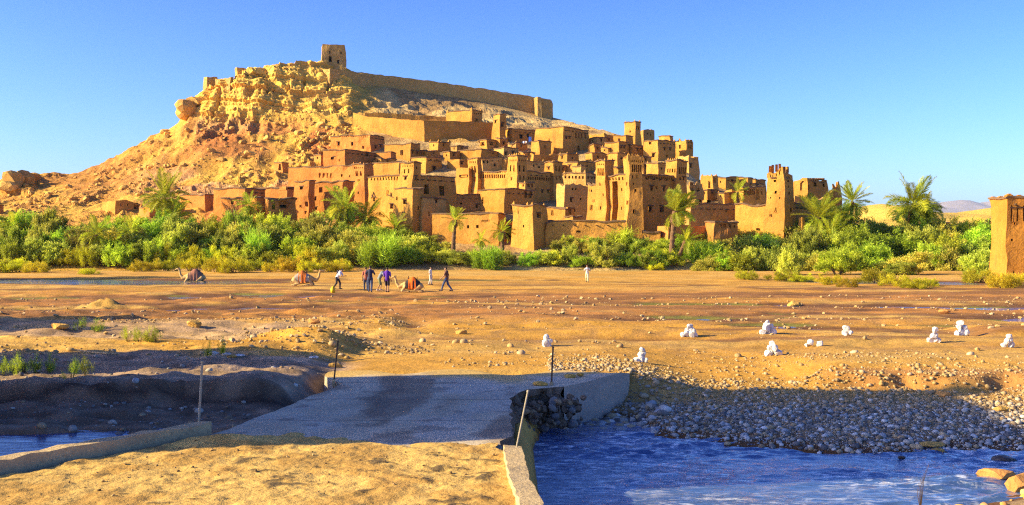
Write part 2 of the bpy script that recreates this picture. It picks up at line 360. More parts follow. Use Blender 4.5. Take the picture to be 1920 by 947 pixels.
def sheet(name, x0, x1, y0, y1, z, mat):
    me = mesh_np(name, np.array([[x0,y0,z],[x1,y0,z],[x1,y1,z],[x0,y1,z]]), np.array([[0,1,2,3]]), mat)
    return tag(link(name, me), kind='structure')
wx = np.concatenate([np.arange(-.3, 13, .055), np.linspace(13, 60, 30)]); wy = np.concatenate([np.linspace(3, 11.4, 16), np.arange(11.5, 24.5, .05)])
WX, WY = np.meshgrid(wx, wy)
riff = .25+.75*sm(-.3, .35, fbm(WX/2.2, WY/1.6, 61, 3)+.25*sm(4, 7, WX))     # calmer pool, livelier riffle downstream
WZ = -.90+riff*(.050*fbm(WX/.75+.5*fbm(WX/1.5, WY/1.5, 62, 2), WY/.30, 63, 3)+.022*fbm(WX/.28, WY/.14, 64, 2))
WZ += .05*np.exp(-((WX-6.1)/.9)**2-((WY-18.9)/.35)**2)*(1+.6*fbm(WX*3, WY*5, 65, 2))+.06*np.exp(-((WX-7.6)/.5)**2-((WY-18.2)/.22)**2)
tag(link('river_water', mesh_np('river_water', np.stack([WX, WY, WZ], -1).reshape(-1, 3), grid_faces(len(wy), len(wx)), M['water_r'], True)), kind='structure')
sheet('pool_water', -40, -4.75, 4, 20.2, -.33, M['water_l'])
sheet('shallow_stream_water', -120, 120, 40, 118, -.505, M['water_l'])

# ------------------------------------------------------------------ the hill
HC = {  # photo column: list of (distance, photo row) from foot to ridge
 -500: [(150,436),(180,428),(205,420),(222,412),(228,408),(235,404),(242,402)],
 -120: [(150,432),(175,415),(198,395),(212,372),(220,352),(226,345),(234,342)],
 0:   [(150,425),(178,402),(200,384),(214,366),(220,348),(224,341),(232,338)],
 20:  [(150,425),(178,402),(200,382),(212,366),(216,338),(220,328),(230,325)],
 62:  [(150,425),(178,402),(200,382),(214,362),(219,345),(223,330),(232,325)],
 75:  [(150,425),(178,400),(200,378),(214,356),(222,342),(228,332),(236,327)],
 130: [(150,424),(178,395),(200,370),(216,346),(225,333),(231,327),(238,323)],
 200: [(150,422),(176,388),(198,360),(214,335),(225,318),(233,306),(240,299)],
 270: [(150,421),(176,383),(197,350),(214,318),(226,292),(235,274),(242,261)],
 316: [(150,420),(176,380),(197,345),(214,306),(226,274),(235,252),(243,237)],
 336: [(150,420),(176,378),(196,342),(214,300),(226,262),(234,236),(242,222)],
 372: [(150,420),(176,376),(196,338),(214,292),(226,250),(234,222),(241,182)],
 386: [(150,420),(176,375),(196,336),(214,288),(227,244),(233,214),(239,160)],
 440: [(150,420),(176,372),(196,332),(214,285),(227,244),(233,213),(238,138)],
 480: [(150,421),(176,371),(196,331),(214,284),(227,243),(233,212),(239,130)],
 525: [(150,423),(175,371),(195,330),(213,283),(227,240),(234,210),(242,118)],
 600: [(150,430),(174,372),(195,325),(212,280),(225,242),(234,205),(246,122)],
 650: [(150,432),(173,372),(193,322),(210,278),(224,242),(235,205),(250,128)],
 700: [(150,438),(170,380),(190,328),(208,282),(224,242),(240,200),(256,140)],
 800: [(150,440),(170,386),(190,335),(208,288),(224,250),(242,212),(262,160)],
 900: [(146,445),(166,395),(186,342),(204,296),(222,260),(242,226),(266,180)],
 1035:[(146,446),(162,410),(178,370),(196,322),(214,284),(236,252),(266,220)],
 1140:[(146,447),(160,415),(176,372),(194,322),(212,284),(228,262),(242,246)],
 1250:[(146,447),(160,420),(174,378),(190,334),(204,304),(214,290),(224,280)],
 1288:[(146,447),(160,421),(174,383),(188,346),(200,318),(209,303),(217,296)],
 1310:[(146,447),(160,424),(172,390),(182,366),(190,350),(198,341),(206,336)],
 1400:[(146,447),(158,430),(168,402),(178,380),(186,370),(194,362),(202,357)],
 1500:[(146,448),(156,434),(164,416),(172,404),(180,396),(188,391),(196,388)],
 1600:[(146,449),(156,443),(166,436),(174,430),(182,426),(190,423),(198,421)],
 1700:[(146,450),(156,449),(166,448),(174,447),(182,446),(190,446),(198,446)],
 2400:[(146,451),(156,451),(166,451),(174,451),(182,451),(190,451),(198,451)]}
NT = 250
hpx = np.unique(np.concatenate([np.linspace(-500, -30, 40), np.arange(-30, 1620, 3.0), np.linspace(1620, 2400, 30)]))
keys = sorted(HC); prof = []
for k in keys:
    pts = [(126, -.8)]+[(Y, CZ-(y-HY)*Y/F) for Y, y in HC[k]]
    rY, rz = pts[-1]; pts += [(rY+9, rz+.2), (rY+22, rz-2.5), (rY+90, -2)]
    pts = np.array(pts)
    seg = np.concatenate([[0], np.cumsum(np.hypot(np.diff(pts[:,0]), np.diff(pts[:,1])))])
    # same share of rows for each stretch in every column, so that strata line up
    share = np.array([0, .07, .20, .34, .48, .62, .74, .90, .94, .97, 1.0])
    tt = np.linspace(0, 1, NT)
    prof.append(np.stack([np.interp(tt, share, pts[:,0]), np.interp(tt, share, pts[:,1])], -1))
prof = np.array(prof)                                # (keys, NT, 2)
HYs = np.empty((len(hpx), NT)); HZs = np.empty((len(hpx), NT))
for j in range(NT):
    HYs[:, j] = np.interp(hpx, keys, prof[:, j, 0]); HZs[:, j] = np.interp(hpx, keys, prof[:, j, 1])
HXs = (hpx[:, None]-CX)/F*HYs
Hp = np.stack([HXs, HYs, HZs], -1)
du = np.gradient(Hp, axis=0); dt = np.gradient(Hp, axis=1)
Nn = np.cross(du, dt); Nn /= np.linalg.norm(Nn, axis=-1, keepdims=True)+1e-9
PX = np.broadcast_to(hpx[:, None], HYs.shape); PY = HY+(CZ-HZs)*F/HYs
x, y, z = HXs, HYs, HZs
cliff = sm(350, 385, PX)*sm(690, 640, PX)*sm(222, 205, PY)*sm(255, 244, HYs)
outcrop = sm(-60, -10, PX)*sm(82, 60, PX)*sm(375, 362, PY)*sm(226, 220, HYs)
town = sm(600, 690, PX+ (PY-300)*.4)*sm(1660, 1600, PX)
wild = (1-town)*sm(132, 150, HYs)
front = sm(262, 250, HYs)
zz = z+.9*fbm(x/16, y/16, z/30, 3)+.06*x
saw = lambda q: (q-np.floor(q))
ledge = .85*(1-saw(zz/3.4))**1.6+.40*(1-saw(zz/1.35+.3*vnoise(x/6, y/6, 0*z)))-.45       # beds weathered back into ledges
fiss = np.minimum(0, ridged(x/3.3, y/5, z/40, 3)-.62)*-1.0-1.3*sm(.80, .95, ridged(x/5.5+4, y/9, z/60, 2))   # upright joints
blk = np.floor(3.0*vnoise(x/2.6, y/2.6, z/2.6))/3
rockd = 1.5*(ridged(x/11, y/11, z/30, 3)-.5)+ledge+fiss+.5*blk+.22*fbm(x/1.0, y/1.0, z/1.0, 3)
disp = (cliff+outcrop)*rockd
tal = wild*(1-np.clip(cliff+outcrop, 0, 1))
gul = ridged((x+.35*z)/5.0, y/16, z/26, 3)                                              # shallow gullies running down the slope
patch = sm(-.15, .25, fbm(x/13, y/13, z/10, 3))
disp += tal*(.9*fbm(x/10, y/10, z/10, 4)+.9*(gul-.55)+patch*.55*(ridged(x/2.6, y/2.6, z/2.6, 3)-.5)+(.08+.16*patch)*fbm(x/1.2, y/1.2, z/1.2, 3))
fl = sm(355, 375, PX)*sm(500, 470, PX)*sm(270, 245, PY)*sm(192, 214, PY)
disp += fl*1.7*(ridged(x/2.6, y/4, z/22, 3)-.6)
fl2 = sm(540, 560, PX)*sm(680, 640, PX)*sm(335, 315, PY)*sm(245, 262, PY)
disp += fl2*1.5*(ridged(x/3.4, y/5, z/22, 3)-.55)
disp += town*(.25*fbm(x/4, y/4, z/4, 4)+.75*sm(255, 225, PY)*fbm(x/3.2, y/3.2, z/1.6, 4)+.12*np.sin(z*3)*sm(250, 225, PY))
Hp = Hp+Nn*(disp*front)[..., None]
def Lm(a, b, t): return a*(1-t[..., None])+np.asarray(b)*t[..., None]
na = fbm(x/6, y/6, z/6, 4); nb = fbm(x/18, y/18, z/9+3, 3); nc = fbm(x/2, y/2, z/2, 3)
hc = np.broadcast_to(np.array([.60,.37,.065]), Hp.shape)
hc = Lm(hc, [.48,.265,.05], sm(-.1, .4, na))
hc = Lm(hc, [.44,.185,.06], sm(.0, .4, nb+.15*na)*sm(300, 400, PX)*sm(700, 620, PX)*sm(195, 240, PY)*.85)
hc = Lm(hc, [.60,.40,.24], sm(-.1, .35, nb-.2*na+.1)*sm(305, 330, PY)*sm(200, 330, PX)*sm(640, 590, PX)*.8)
hc = Lm(hc, [.52,.31,.12], fl*sm(-.1, .3, na+.25)*.8)
hc = Lm(hc, [.44,.22,.06], sm(300, 180, PX)*sm(-.05, .35, nb)*.6)
redb = sm(.02, .30, fbm((x+.8*z)/6.5, y/20, z/24+5, 3)+.25*na)*sm(330, 400, PX)*sm(690, 630, PX)*sm(228, 250, PY)
hc = Lm(hc, [.42,.155,.045], redb*.95)
hc = Lm(hc, [.45,.21,.05], tal*sm(215, 300, PY)*sm(-.2, .35, nb)*.55)
hc = Lm(hc, [.40,.19,.055], sm(.62, .85, gul)*tal*.5)
hc = Lm(hc, [.80,.56,.115], cliff*.95)
hc = Lm(hc, [.62,.40,.09], cliff*sm(.35, .75, saw(zz/3.4))*.55)
hc = Lm(hc, [.66,.36,.09], cliff*sm(.25, .7, saw(zz/7.3+.2))*.35)
hc = Lm(hc, [.62,.39,.07], cliff*sm(.1, .5, na)*.7)
hc = Lm(hc, [.52,.385,.17], town*sm(660, 720, PX))
hc = Lm(hc, [.36,.235,.10], town*sm(.0, .4, na)*sm(660, 700, PX))
hc = hc*(1+.12*nc)[..., None]
hill_me = mesh_np('hill', Hp.reshape(-1, 3), grid_faces(len(hpx), NT)[:, ::-1], M['hill'], False, np.clip(hc*np.array([.97,.90,.82]), .02, .95).reshape(-1, 3))
hill = tag(link('hill', hill_me), kind='structure')
hill_bvh = BVHTree.FromPolygons([Vector(v) for v in Hp.reshape(-1, 3)], [tuple(f) for f in grid_faces(len(hpx), NT)])
def ray(px, py): return Vector(((px-CX)/F, 1, -(py-HY)/F))
def onhill(px, py, default=None):
    d = ray(px, py); n = d.normalized()
    h = hill_bvh.ray_cast(Vector((0,0,CZ)), n)
    if h[0] is not None: return h[0]
    if default: return P(px, py, default)
    return onbed(px, py) if py > HY+20 else P(px, py, 213)
def drop(x, y, zdef=-.4):
    h = hill_bvh.ray_cast(Vector((x, y, 200)), Vector((0, 0, -1)))
    zb = gz1(x, y) if y < 140 else -.45
    return max(h[0].z, zb) if h[0] is not None else zb

# low sand hills and the far range on the right
def ridge_sheet(name, prof, Yr, Yf, Yb, mat, amp, sc, col, base=-1.0, n=160, m=40):
    px = np.linspace(prof[0][0], prof[-1][0], n); top = np.interp(px, [p[0] for p in prof], [p[1] for p in prof])
    t = np.linspace(0, 1, m); V = np.empty((n, m, 3))
    Yy = np.interp(t, [0, .6, 1], [Yf, Yr, Yb])
    zt = CZ-(top-HY)*Yr/F
    s = np.where(t < .6, (1-np.cos(np.clip(t/.6, 0, 1)*math.pi))/2, (1+np.cos((t-.6)/.4*math.pi))/2)
    V[..., 0] = (px[:, None]-CX)/F*Yr; V[..., 1] = Yy[None, :]; V[..., 2] = base+(zt[:, None]-base)*s[None, :]
    V[..., 2] += amp*(ridged(V[...,0]/sc, V[...,1]/sc, 0, 4)-.55)*s[None, :]*np.where(t < .58, 1, .25)[None, :]
    me = mesh_np(name, V.reshape(-1, 3), grid_faces(n, m)[:, ::-1], mat, True, np.broadcast_to(col, (n*m, 3)))
    return tag(link(name, me), kind='structure')
ridge_sheet('sand_hill', [(1440,470),(1500,430),(1560,405),(1610,388),(1640,385),(1690,392),(1740,399),(1800,398),(1850,391),(1930,380),(2100,372),(2500,400),(2900,460)], 420, 300, 560, M['hill'], 2.0, 60, np.array([.66,.44,.08]))
ridge_sheet('sand_hill', [(1500,452),(1580,425),(1640,412),(1700,405),(1770,412),(1840,404),(1900,396),(2000,392),(2300,420),(2600,455)], 330, 240, 400, M['hill'], 1.5, 40, np.array([.64,.42,.07]))
ridge_sheet('mountain_range', [(1000,447),(1400,405),(1560,396),(1650,386),(1690,383),(1722,380),(1750,381),(1772,376),(1800,373),(1818,374),(1835,380),(1850,377),(1900,374),(1980,366),(2100,380),(2300,372),(2600,400),(3000,445)], 10000, 8200, 11500, M['hill'], 70, 700, np.array([.34,.28,.26]), n=300)

# ------------------------------------------------------------------ the ford
deckY = np.concatenate([np.linspace(8, 16, 40), np.linspace(16.05, 27.6, 330)])
xl_ = np.interp(deckY, [8,10,14.2,17.3,20,23.7,25,27.6], [-11.2,-9.7,-6.95,-4.95,-4.45,-3.79,-4.4,-4.6])
xr_ = np.interp(deckY, [8,12.9,15.8,16.2,16.9,17.3,21.5,22.8,23.35,25.6,26.2,27.6], [.42,.15,.03,-.20,-.22,0,-.04,.34,1.12,2.8,2.9,2.9])
xl_ = xl_+.06*fbm(deckY*1.5, 0*deckY, 1, 3); xr_ = xr_+.05*fbm(deckY*2.5, 0*deckY, 2, 3)*sm(23.5, 22.8, deckY)
ms = 110; s = np.linspace(0, 1, ms)
DX = xl_[:, None]+(xr_-xl_)[:, None]*s[None]; DY = np.broadcast_to(deckY[:, None], DX.shape)
DZ = .018*fbm(DX/1.5, DY/1.5, 3, 3)-.22*sm(25.6, 27.4, DY+.5*fbm(DX/1.3, DY/1.3, 7, 2))+.05*sm(1.5, 2.8, DX)*sm(26, 25, DY)
deck = np.stack([DX, DY, DZ], -1)
ford = thing('ford_causeway', 'pale concrete ford with a broken right edge crossing the river', 'causeway', (-2, 17, 0))
o = Vector((-2, 17, 0))
n1 = fbm(DX/1.1, DY/2.6, 51, 4); n2 = fbm(DX*2, DY*2, 52, 4)
dc = np.broadcast_to(np.array([.56,.465,.32]), DX.shape+(3,))
for xt in (-2.9, -1.25):                 # silt carried in along the wheel tracks
    dc = Lm(dc, [.30,.215,.135], np.exp(-((DX-xt-.25*fbm(DY/3, 0*DY+xt, 0, 2)-.06*(DY-20))/.30)**2)*sm(-.5, .4, n1)*.8)
dc = Lm(dc, [.27,.19,.12], sm(.12, .5, n1)*.75)
dc = Lm(dc, [.52,.46,.37], sm(.2, .5, -n1+.3*n2)*.6)
dc = Lm(dc, [.20,.15,.11], sm(.38, .5, n2)*.5)
for yj in (18.9, 21.4, 23.9): dc = Lm(dc, [.13,.10,.08], sm(.035, .01, np.abs(DY-yj-.04*fbm(DX*1.5, 0*DX+yj, 0, 3)))*.8)
dc = Lm(dc, [.58,.385,.12], sm(24.2, 25.8, DY+.9*fbm(DX/1.1, DY/1.6, 7, 4)))
link('deck', mesh_np('deck', deck.reshape(-1,3)-np.array(o), grid_faces(len(deckY), ms), M['deck'], True, dc.reshape(-1,3)), ford)
def skirt(edge, flip, name, mat, rough):
    nk = 12; V = np.empty((len(edge), nk, 3))
    for k in range(nk):
        V[:, k] = edge; V[:, k, 2] = edge[:, 2]-1.5*k/(nk-1)
    a = rough(V[...,1])*(np.arange(nk) > 0)
    V[...,0] += a*(fbm(V[...,0]*2.5, V[...,1]*3.5, V[...,2]*3.5, 4)); V[...,1] += .5*a*fbm(V[...,0]*3, V[...,1]*3, V[...,2]*3+9, 3)
    f = grid_faces(len(edge), nk)
    link(name, mesh_np(name, V.reshape(-1,3)-np.array(o), f[:, ::-1] if flip else f, mat, False), ford)
kf = int((deckY < 23.4).sum())
skirt(deck[kf-1:, -1], True, 'wing_wall', M['concrete'], lambda Y: .025+0*Y)
skirt(deck[:kf, -1], True, 'side_wall', M['abut'], lambda Y: .05+.34*sm(20.0, 21.0, Y)*sm(23.7, 23.2, Y)+.12*sm(18, 17, Y))
skirt(deck[:, 0], False, 'side_wall', M['concrete'], lambda Y: .05+0*Y)
# kerbs
def kerb(pts, w, h, jag=.02):
    b = MB(); n = 40; p = [Vector(q) for q in pts]; L = [0]
    for i in range(len(p)-1): L.append(L[-1]+(p[i+1]-p[i]).length)
    rings = []
    for k in range(n):
        t = L[-1]*k/(n-1); X = Vector([float(np.interp(t, L, [q[a] for q in p])) for a in range(3)])
        i = min(max(int(np.searchsorted(L, t))-1, 0), len(p)-2); d = (p[i+1]-p[i]).normalized(); sd_ = Vector((-d.y, d.x, 0))
        j = [random.uniform(-jag, jag) for _ in range(4)]
        rings.append([X+sd_*(w/2+j[0]*.5)+Vector((0,0,-.5)), X+sd_*(w/2+j[1])+Vector((0,0,h+j[2])), X-sd_*(w/2+j[0])+Vector((0,0,h+j[3])), X-sd_*(w/2+j[1]*.5)+Vector((0,0,-.5))])
    vs = [v-o for r_ in rings for v in r_]; fs = []
    for k in range(n-1):
        for a in range(4): fs.append((k*4+a, k*4+(a+1)%4, (k+1)*4+(a+1)%4, (k+1)*4+a))
    fs += [(0,3,2,1), tuple((n-1)*4+a for a in range(4))]
    b.add(vs, fs); return b
link('kerb', kerb([(-5.05,17.6,0), (-6.05,16.0,.02), (-7.15,14.4,.02), (-9.9,10.2,.02), (-11.2,8,.02)], .26, .20, .022).mesh('kerb', M['kerb']), ford)
link('kerb', kerb([(.0,15.75,.0), (.10,13.6,.0), (.22,12.4,0), (.42,8,0)], .26, .16, .018).mesh('kerb', M['kerb']), ford)
# sand drifted over the near half of the deck
dy = np.linspace(8, 18.6, 210); sx_ = np.linspace(0.0, 1, 190)
el = np.interp(dy, deckY, xl_)+.12; er = np.interp(dy, deckY, xr_)-.06
SX = el[:, None]+(er-el)[:, None]*sx_[None]; SY = np.broadcast_to(dy[:, None], SX.shape)
edge = SY+.5*fbm(SX/.9, SY/.9, 4, 4)+.5*sm(-4.2, -5.5, SX)*0
lump = fbm(SX*1.3, SY*1.3, 5, 4)
SZ = -.035+.085*sm(17.35, 16.5, edge+.16*(SX+2))+.014*lump*sm(17.2, 16.2, SY)+.022*fbm(SX*5, SY*5, 2, 4)*sm(17.2, 16.2, SY)
SZ += .10*np.exp(-((SX+4.35)/.7)**2-((SY-16.75)/.45)**2)
sc_ = np.broadcast_to(np.array([.62,.40,.115]), SX.shape+(3,))
sc_ = Lm(sc_, [.48,.285,.075], sm(0, .4, lump))
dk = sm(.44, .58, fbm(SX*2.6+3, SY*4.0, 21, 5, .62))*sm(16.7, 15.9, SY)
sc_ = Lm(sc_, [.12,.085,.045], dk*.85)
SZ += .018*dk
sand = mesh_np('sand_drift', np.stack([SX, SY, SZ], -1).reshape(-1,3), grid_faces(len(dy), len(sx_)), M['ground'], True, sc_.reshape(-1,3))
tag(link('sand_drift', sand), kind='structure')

# ------------------------------------------------------------------ earth buildings
class Block: pass
merlon_me = {}
def merlon_mesh(mat):
    if mat not in merlon_me:
        b = MB(); b.box((0,0,.2), (.7,.7,.6), top=.9); b.box((0,0,.65), (.42,.42,.34), top=.8); b.box((0,0,.93), (.2,.2,.26), top=.3)
        merlon_me[mat] = b.mesh('merlon', M[mat])
    return merlon_me[mat]
def split(edges, n):
    """regular cuts plus the edges of openings, without slivers"""
    e = sorted(edges); out = list(e)
    for k in np.linspace(0, 1, n+1):
        if all(abs(k-a) > .35/n for a in e) or k in (0., 1.): out.append(float(k))
    out = sorted(set(out)); res = [out[0]]
    for a in out[1:]:
        if a-res[-1] > 1e-5: res.append(a)
    return res
def block(root, c0, wr, wl, r, zt, zb, mat='mud_a', bat=.03, wins=(), rough=.13, erode=.2, found=4.0, name='wall', roof=True, merl=0, pix=True):
    """a four-sided earth wall with openings, roof and parapet; c0 = (x, y) of its near corner at the top"""
    org = root.location; B = Block(); B.zt = zt; B.root = root; B.r = r
    e1 = Vector((math.cos(r), math.sin(r))); e2 = Vector((-math.sin(r), math.cos(r)))
    c0 = Vector(c0[:2]); top = [c0+e2*wl, c0, c0+e1*wr, c0+e1*wr+e2*wl]       # left-back, near, right-back, far
    h = zt-zb; o_ = bat*h*(1+found/max(h, 1))
    base = [top[0]+(-e1+e2)*o_, top[1]+(-e1-e2)*o_, top[2]+(e1-e2)*o_, top[3]+(e1+e2)*o_]
    z0 = zb-found; H = zt-z0
    def pos(i, u, v):
        a = base[i].lerp(base[(i+1)%4], u); b = top[i].lerp(top[(i+1)%4], u); q = a.lerp(b, v)
        return Vector((q.x, q.y, z0+v*H))
    def uv(i, px, py):
        d = ray(px, py); p0 = pos(i,0,0); nrm = (pos(i,1,0)-p0).cross(pos(i,.5,1)-pos(i,.5,0))
        t = (p0-Vector((0,0,CZ))).dot(nrm)/d.dot(nrm); q = Vector((0,0,CZ))+d*t
        v = (q.z-z0)/H; a = pos(i,0,v); b = pos(i,1,v)
        return (q-a).dot(b-a)/(b-a).length_squared, v
    B.pos, B.uv, B.top, B.base = pos, uv, top, base
    holes = {0: [], 1: [], 2: [], 3: []}
    cpx = CX+F*c0.x/c0.y
    for w in wins:
        px, py, pw, ph, kind = w
        i = 0 if px < cpx else 1
        u0, v1 = uv(i, px-pw/2, py-ph/2); u1, _ = uv(i, px+pw/2, py-ph/2); _, v0 = uv(i, px, py+ph/2)
        u0, u1 = max(u0, .02), min(u1, .98); v0, v1 = max(v0, .01), min(v1, .985)
        if u1-u0 < .004 or v1-v0 < .004: continue
        if any(not (u1 <= a+.003 or u0 >= b-.003 or v1 <= c+.003 or v0 >= d-.003) for a, b, c, d, _ in holes[i]): continue
        holes[i].append((u0, u1, v0, v1, kind))
    vsp = split([k for i in holes for q in holes[i] for k in q[2:4]], max(4, min(14, int(H/1.1))))
    pts = []; cols = []
    for i in range(4):
        L = (top[(i+1)%4]-top[i]).length
        us = split([k for q in holes[i] for k in q[:2]], max(3, min(24, int(L/1.0))))
        for u in us[:-1]: cols.append((i, u))
        B.__dict__.setdefault('us', {})[i] = us
    nc, nv = len(cols), len(vsp)
    A = np.array([[pos(i, u, v) for v in vsp] for i, u in cols])                 # (nc, nv, 3)
    Z = np.array(vsp)[None, :]
    A0 = A.copy()
    for a, sc, am in ((0, 1.6, rough), (0, 5.0, rough*1.6)):
        for k in range(3): A[..., k] += am*fbm(A0[...,0]/sc+k*31, A0[...,1]/sc, A0[...,2]/sc, 2)*(1 if k < 2 else .3)
    er = erode*(.25+np.abs(fbm(A0[...,0]/2.3, A0[...,1]/2.3, 4.0, 3))*1.5)
    A[..., 2] -= er*sm(max(.5, 1-max(erode*2.2, .6)/H), 1, Z)
    fs = []; k = 0
    for i in range(4):
        us = B.us[i]
        for j in range(len(us)-1):
            c = k+j; c2 = (c+1) % nc; um = (us[j]+us[j+1])/2
            for q in range(nv-1):
                vm = (vsp[q]+vsp[q+1])/2
                if any(a < um < b and c_ < vm < d for a, b, c_, d, _ in holes[i]): continue
                fs.append((c*nv+q, c2*nv+q, c2*nv+q+1, c*nv+q+1))
        k += len(us)-1
    cen = (top[0]+top[2])/2; Vl = A.reshape(-1, 3)
    # parapet: inner ring, down to the roof
    ring = A[:, -1]; dirs = np.stack([cen.x-ring[:,0], cen.y-ring[:,1]], -1); ln = np.linalg.norm(dirs, axis=1, keepdims=True); th = min(.35, .3*min(wr, wl))
    inn = ring.copy(); inn[:, :2] += dirs/ln*np.minimum(th*1.3, ln*.5); low = inn.copy(); low[:, 2] = zt-erode*1.6-.5
    n0 = len(Vl); Vl = np.concatenate([Vl, inn, low])
    for c in range(nc):
        c2 = (c+1) % nc
        fs.append((c*nv+nv-1, c2*nv+nv-1, n0+c2, n0+c)); fs.append((n0+c, n0+c2, n0+nc+c2, n0+nc+c))
    me = mesh_np(name, Vl-np.array(org), np.array(fs), M[mat])
    wall = link(name, me, root); B.wall = wall
    if roof:
        rm = bpy.data.meshes.new('roof'); rv = low+np.array([0,0,.01])-np.array(org)
        rm.from_pydata([tuple(v) for v in rv]+[tuple(rv.mean(0))], [], [(a, (a+1)%nc, nc) for a in range(nc)]); rm.materials.append(M[mat]); link('roof', rm, root)
    if erode < .36 and mat != 'stone' and name != 'great_tower':      # brush coping laid along the wall top, and beam ends under it
        oc = ring.copy(); oc[:, :2] -= dirs/ln*.16; ic = inn.copy(); q_ = np.concatenate([oc+[0,0,-.05], oc+[0,0,.11], ic+[0,0,.13], ic+[0,0,-.03]])-np.array(org); cf = []
        for c in range(nc):
            c2 = (c+1) % nc
            for a_ in range(4): cf.append((a_*nc+c, a_*nc+c2, ((a_+1)%4)*nc+c2, ((a_+1)%4)*nc+c))
        link('coping', mesh_np('coping', q_, np.array(cf), M['coping']), root)
        if name == 'wall' and wr > 3.5 and zt-zb > 2.5:
            for k in range(int(min(7, wr/1.1))):
                a_ = pos(1, (k+.6)/(int(min(7, wr/1.1))+.3), 1-.75/H)-org; b = MB(); d_ = Vector((math.sin(r), -math.cos(r), 0)); b.tube([a_-d_*.2, a_+d_*random.uniform(.3,.55)], .085, 6); link('roof_beam', b.mesh('roof_beam', M['wood']), wall)
    # openings
    for i in holes:
        for (u0, u1, v0, v1, kind) in holes[i]:
            e = .012
            q = [pos(i,u0,v0), pos(i,u1,v0), pos(i,u1,v1), pos(i,u0,v1)]
            ex = (q[1]-q[0]); w_ = ex.length; ex.normalize(); up = (q[3]-q[0]); h_ = up.length; up.normalize(); nr = ex.cross(up)
            m_ = .05
            q = [q[0]-ex*m_-up*m_, q[1]+ex*m_-up*m_, q[2]+ex*m_+up*m_, q[3]-ex*m_+up*m_]
            f0 = [a-nr*.03 for a in q]
            dep = {'n': .28, 'a': .3, 'w': .45, 'd': .5, 'o': 1.4}[kind]
            b0 = [a-nr*dep for a in q]; b = MB(); vs_ = [a-org for a in f0+b0]
            b.add(vs_, [(0,1,5,4), (1,2,6,5), (2,3,7,6), (3,0,4,7)], 0); b.add(vs_, [(4,5,6,7)], 1)
            if kind == 'a':    # pointed head
                z_ = f0; mid = (z_[2]+z_[3])/2; k1 = z_[3]-up*h_*.3; k2 = z_[2]-up*h_*.3; dn = -nr*.04
                b.add([a-org+dn for a in (z_[3], mid, k1)], [(0,2,1)], 0); b.add([a-org+dn for a in (mid, z_[2], k2)], [(0,2,1)], 0)
            if kind in 'wd' and w_ > .35 and h_ > .4:
                t_ = .06; fr = [a-nr*(dep*.45) for a in q]
                cs = (fr[0]+fr[2])/2-org; Mx = Matrix((ex, -nr, up)).transposed()
                b.box(cs, (t_, .05, h_), 2, M=Mx)
                if kind == 'w': b.box(cs, (w_, .045, t_), 2, M=Mx); b.box((q[2]+q[3])/2-org+up*.02+nr*.05, (w_+.35, .16, .15), 2, M=Mx)
                else: b.box(cs+up*h_*.5, (w_+.1, .09, .16), 2, M=Mx)
            nm = {'n': 'niche', 'a': 'niche', 'w': 'window', 'd': 'door', 'o': 'opening'}[kind]
            link(nm, b.mesh(nm, [M[mat], M[mat] if kind in 'na' else M['dark'], M['wood']]), wall)
    if merl:
        cs = [Vector(Vl[sum(len(B.us[j])-1 for j in range(i))*nv+nv-1]) for i in range(4)]
        pl = list(cs)
        if merl > 1: pl += [(cs[0]+cs[1])/2, (cs[1]+cs[2])/2]
        if merl > 2: pl += [cs[0].lerp(cs[1], .25), cs[0].lerp(cs[1], .75), cs[1].lerp(cs[2], .25), cs[1].lerp(cs[2], .75)]
        for p in pl:
            d = Vector((cen.x-p.x, cen.y-p.y, 0)).normalized()*.3
            mo = link('merlon', merlon_mesh(mat), root, p-org+d-Vector((0,0,.1))); mo.rotation_euler = (0, 0, r); s_ = min(1, .16*min(wr, wl)+.15)*random.uniform(.85, 1.1); mo.scale = (s_, s_, s_)
    return B
def widths(c, xl, xr, r):
    k1, k2 = (xr-CX)/F, (xl-CX)/F
    wr = (k1*c.y-c.x)/max(math.cos(r)-k1*math.sin(r), .12); wl = (c.x-k2*c.y)/max(math.sin(r)+k2*math.cos(r), .12)
    return max(wr, .6), max(wl, .6)
NB = [0]
def house(label, xl, xc, xr, yt, yb, r=38, mat='mud_a', wins=(), name='earth_house', cat='house', Y=None, wmin=(0, 0), group=None, **kw):
    r = R(r)
    free = Y is None; Y0 = Y = onhill(xc, yb).y if free else Y
    for k in range(14):          # bring the house forward while the slope would bury its back corners
        c = P(xc, yt, Y); wr, wl = widths(c, xl, xr, r); wr = min(max(wr, wmin[0]), 60); wl = min(max(wl, wmin[1]), 60)
        zb = CZ-(yb-HY)*Y/F; lim = zb+.45*(c.z-zb)
        if not free or max(drop(c.x+wr*math.cos(r), c.y+wr*math.sin(r)), drop(c.x-wl*math.sin(r), c.y+wl*math.cos(r))) < lim: break
        Y -= 1.0
    kw['found'] = kw.get('found', 4.0)+.8*(Y0-Y)
    root = thing(name, label, cat, (c.x, c.y, zb), group)
    return block(root, c, wr, wl, r, c.z, zb, mat, wins=wins, **kw)
def add(B, face, pro, xl, xc, xr, yt, yb, r=None, mat='mud_a', wins=(), wmin=(0, 0), name='tower', **kw):
    """another block of the same building, standing pro metres in front of the face of block B"""
    r = B.r if r is None else R(r)
    i = 0 if face == 'L' else 1
    u, v = B.uv(i, xc, yt); v2 = min(max(v, 0), 1); Y = B.pos(i, u, v2).y-pro
    c = P(xc, yt, Y); wr, wl = widths(c, xl, xr, r); wr = min(max(wr, wmin[0]), 60); wl = min(max(wl, wmin[1]), 60)
    return block(B.root, c, wr, wl, r, c.z, CZ-(yb-HY)*Y/F, mat, wins=wins, name=name, **kw)
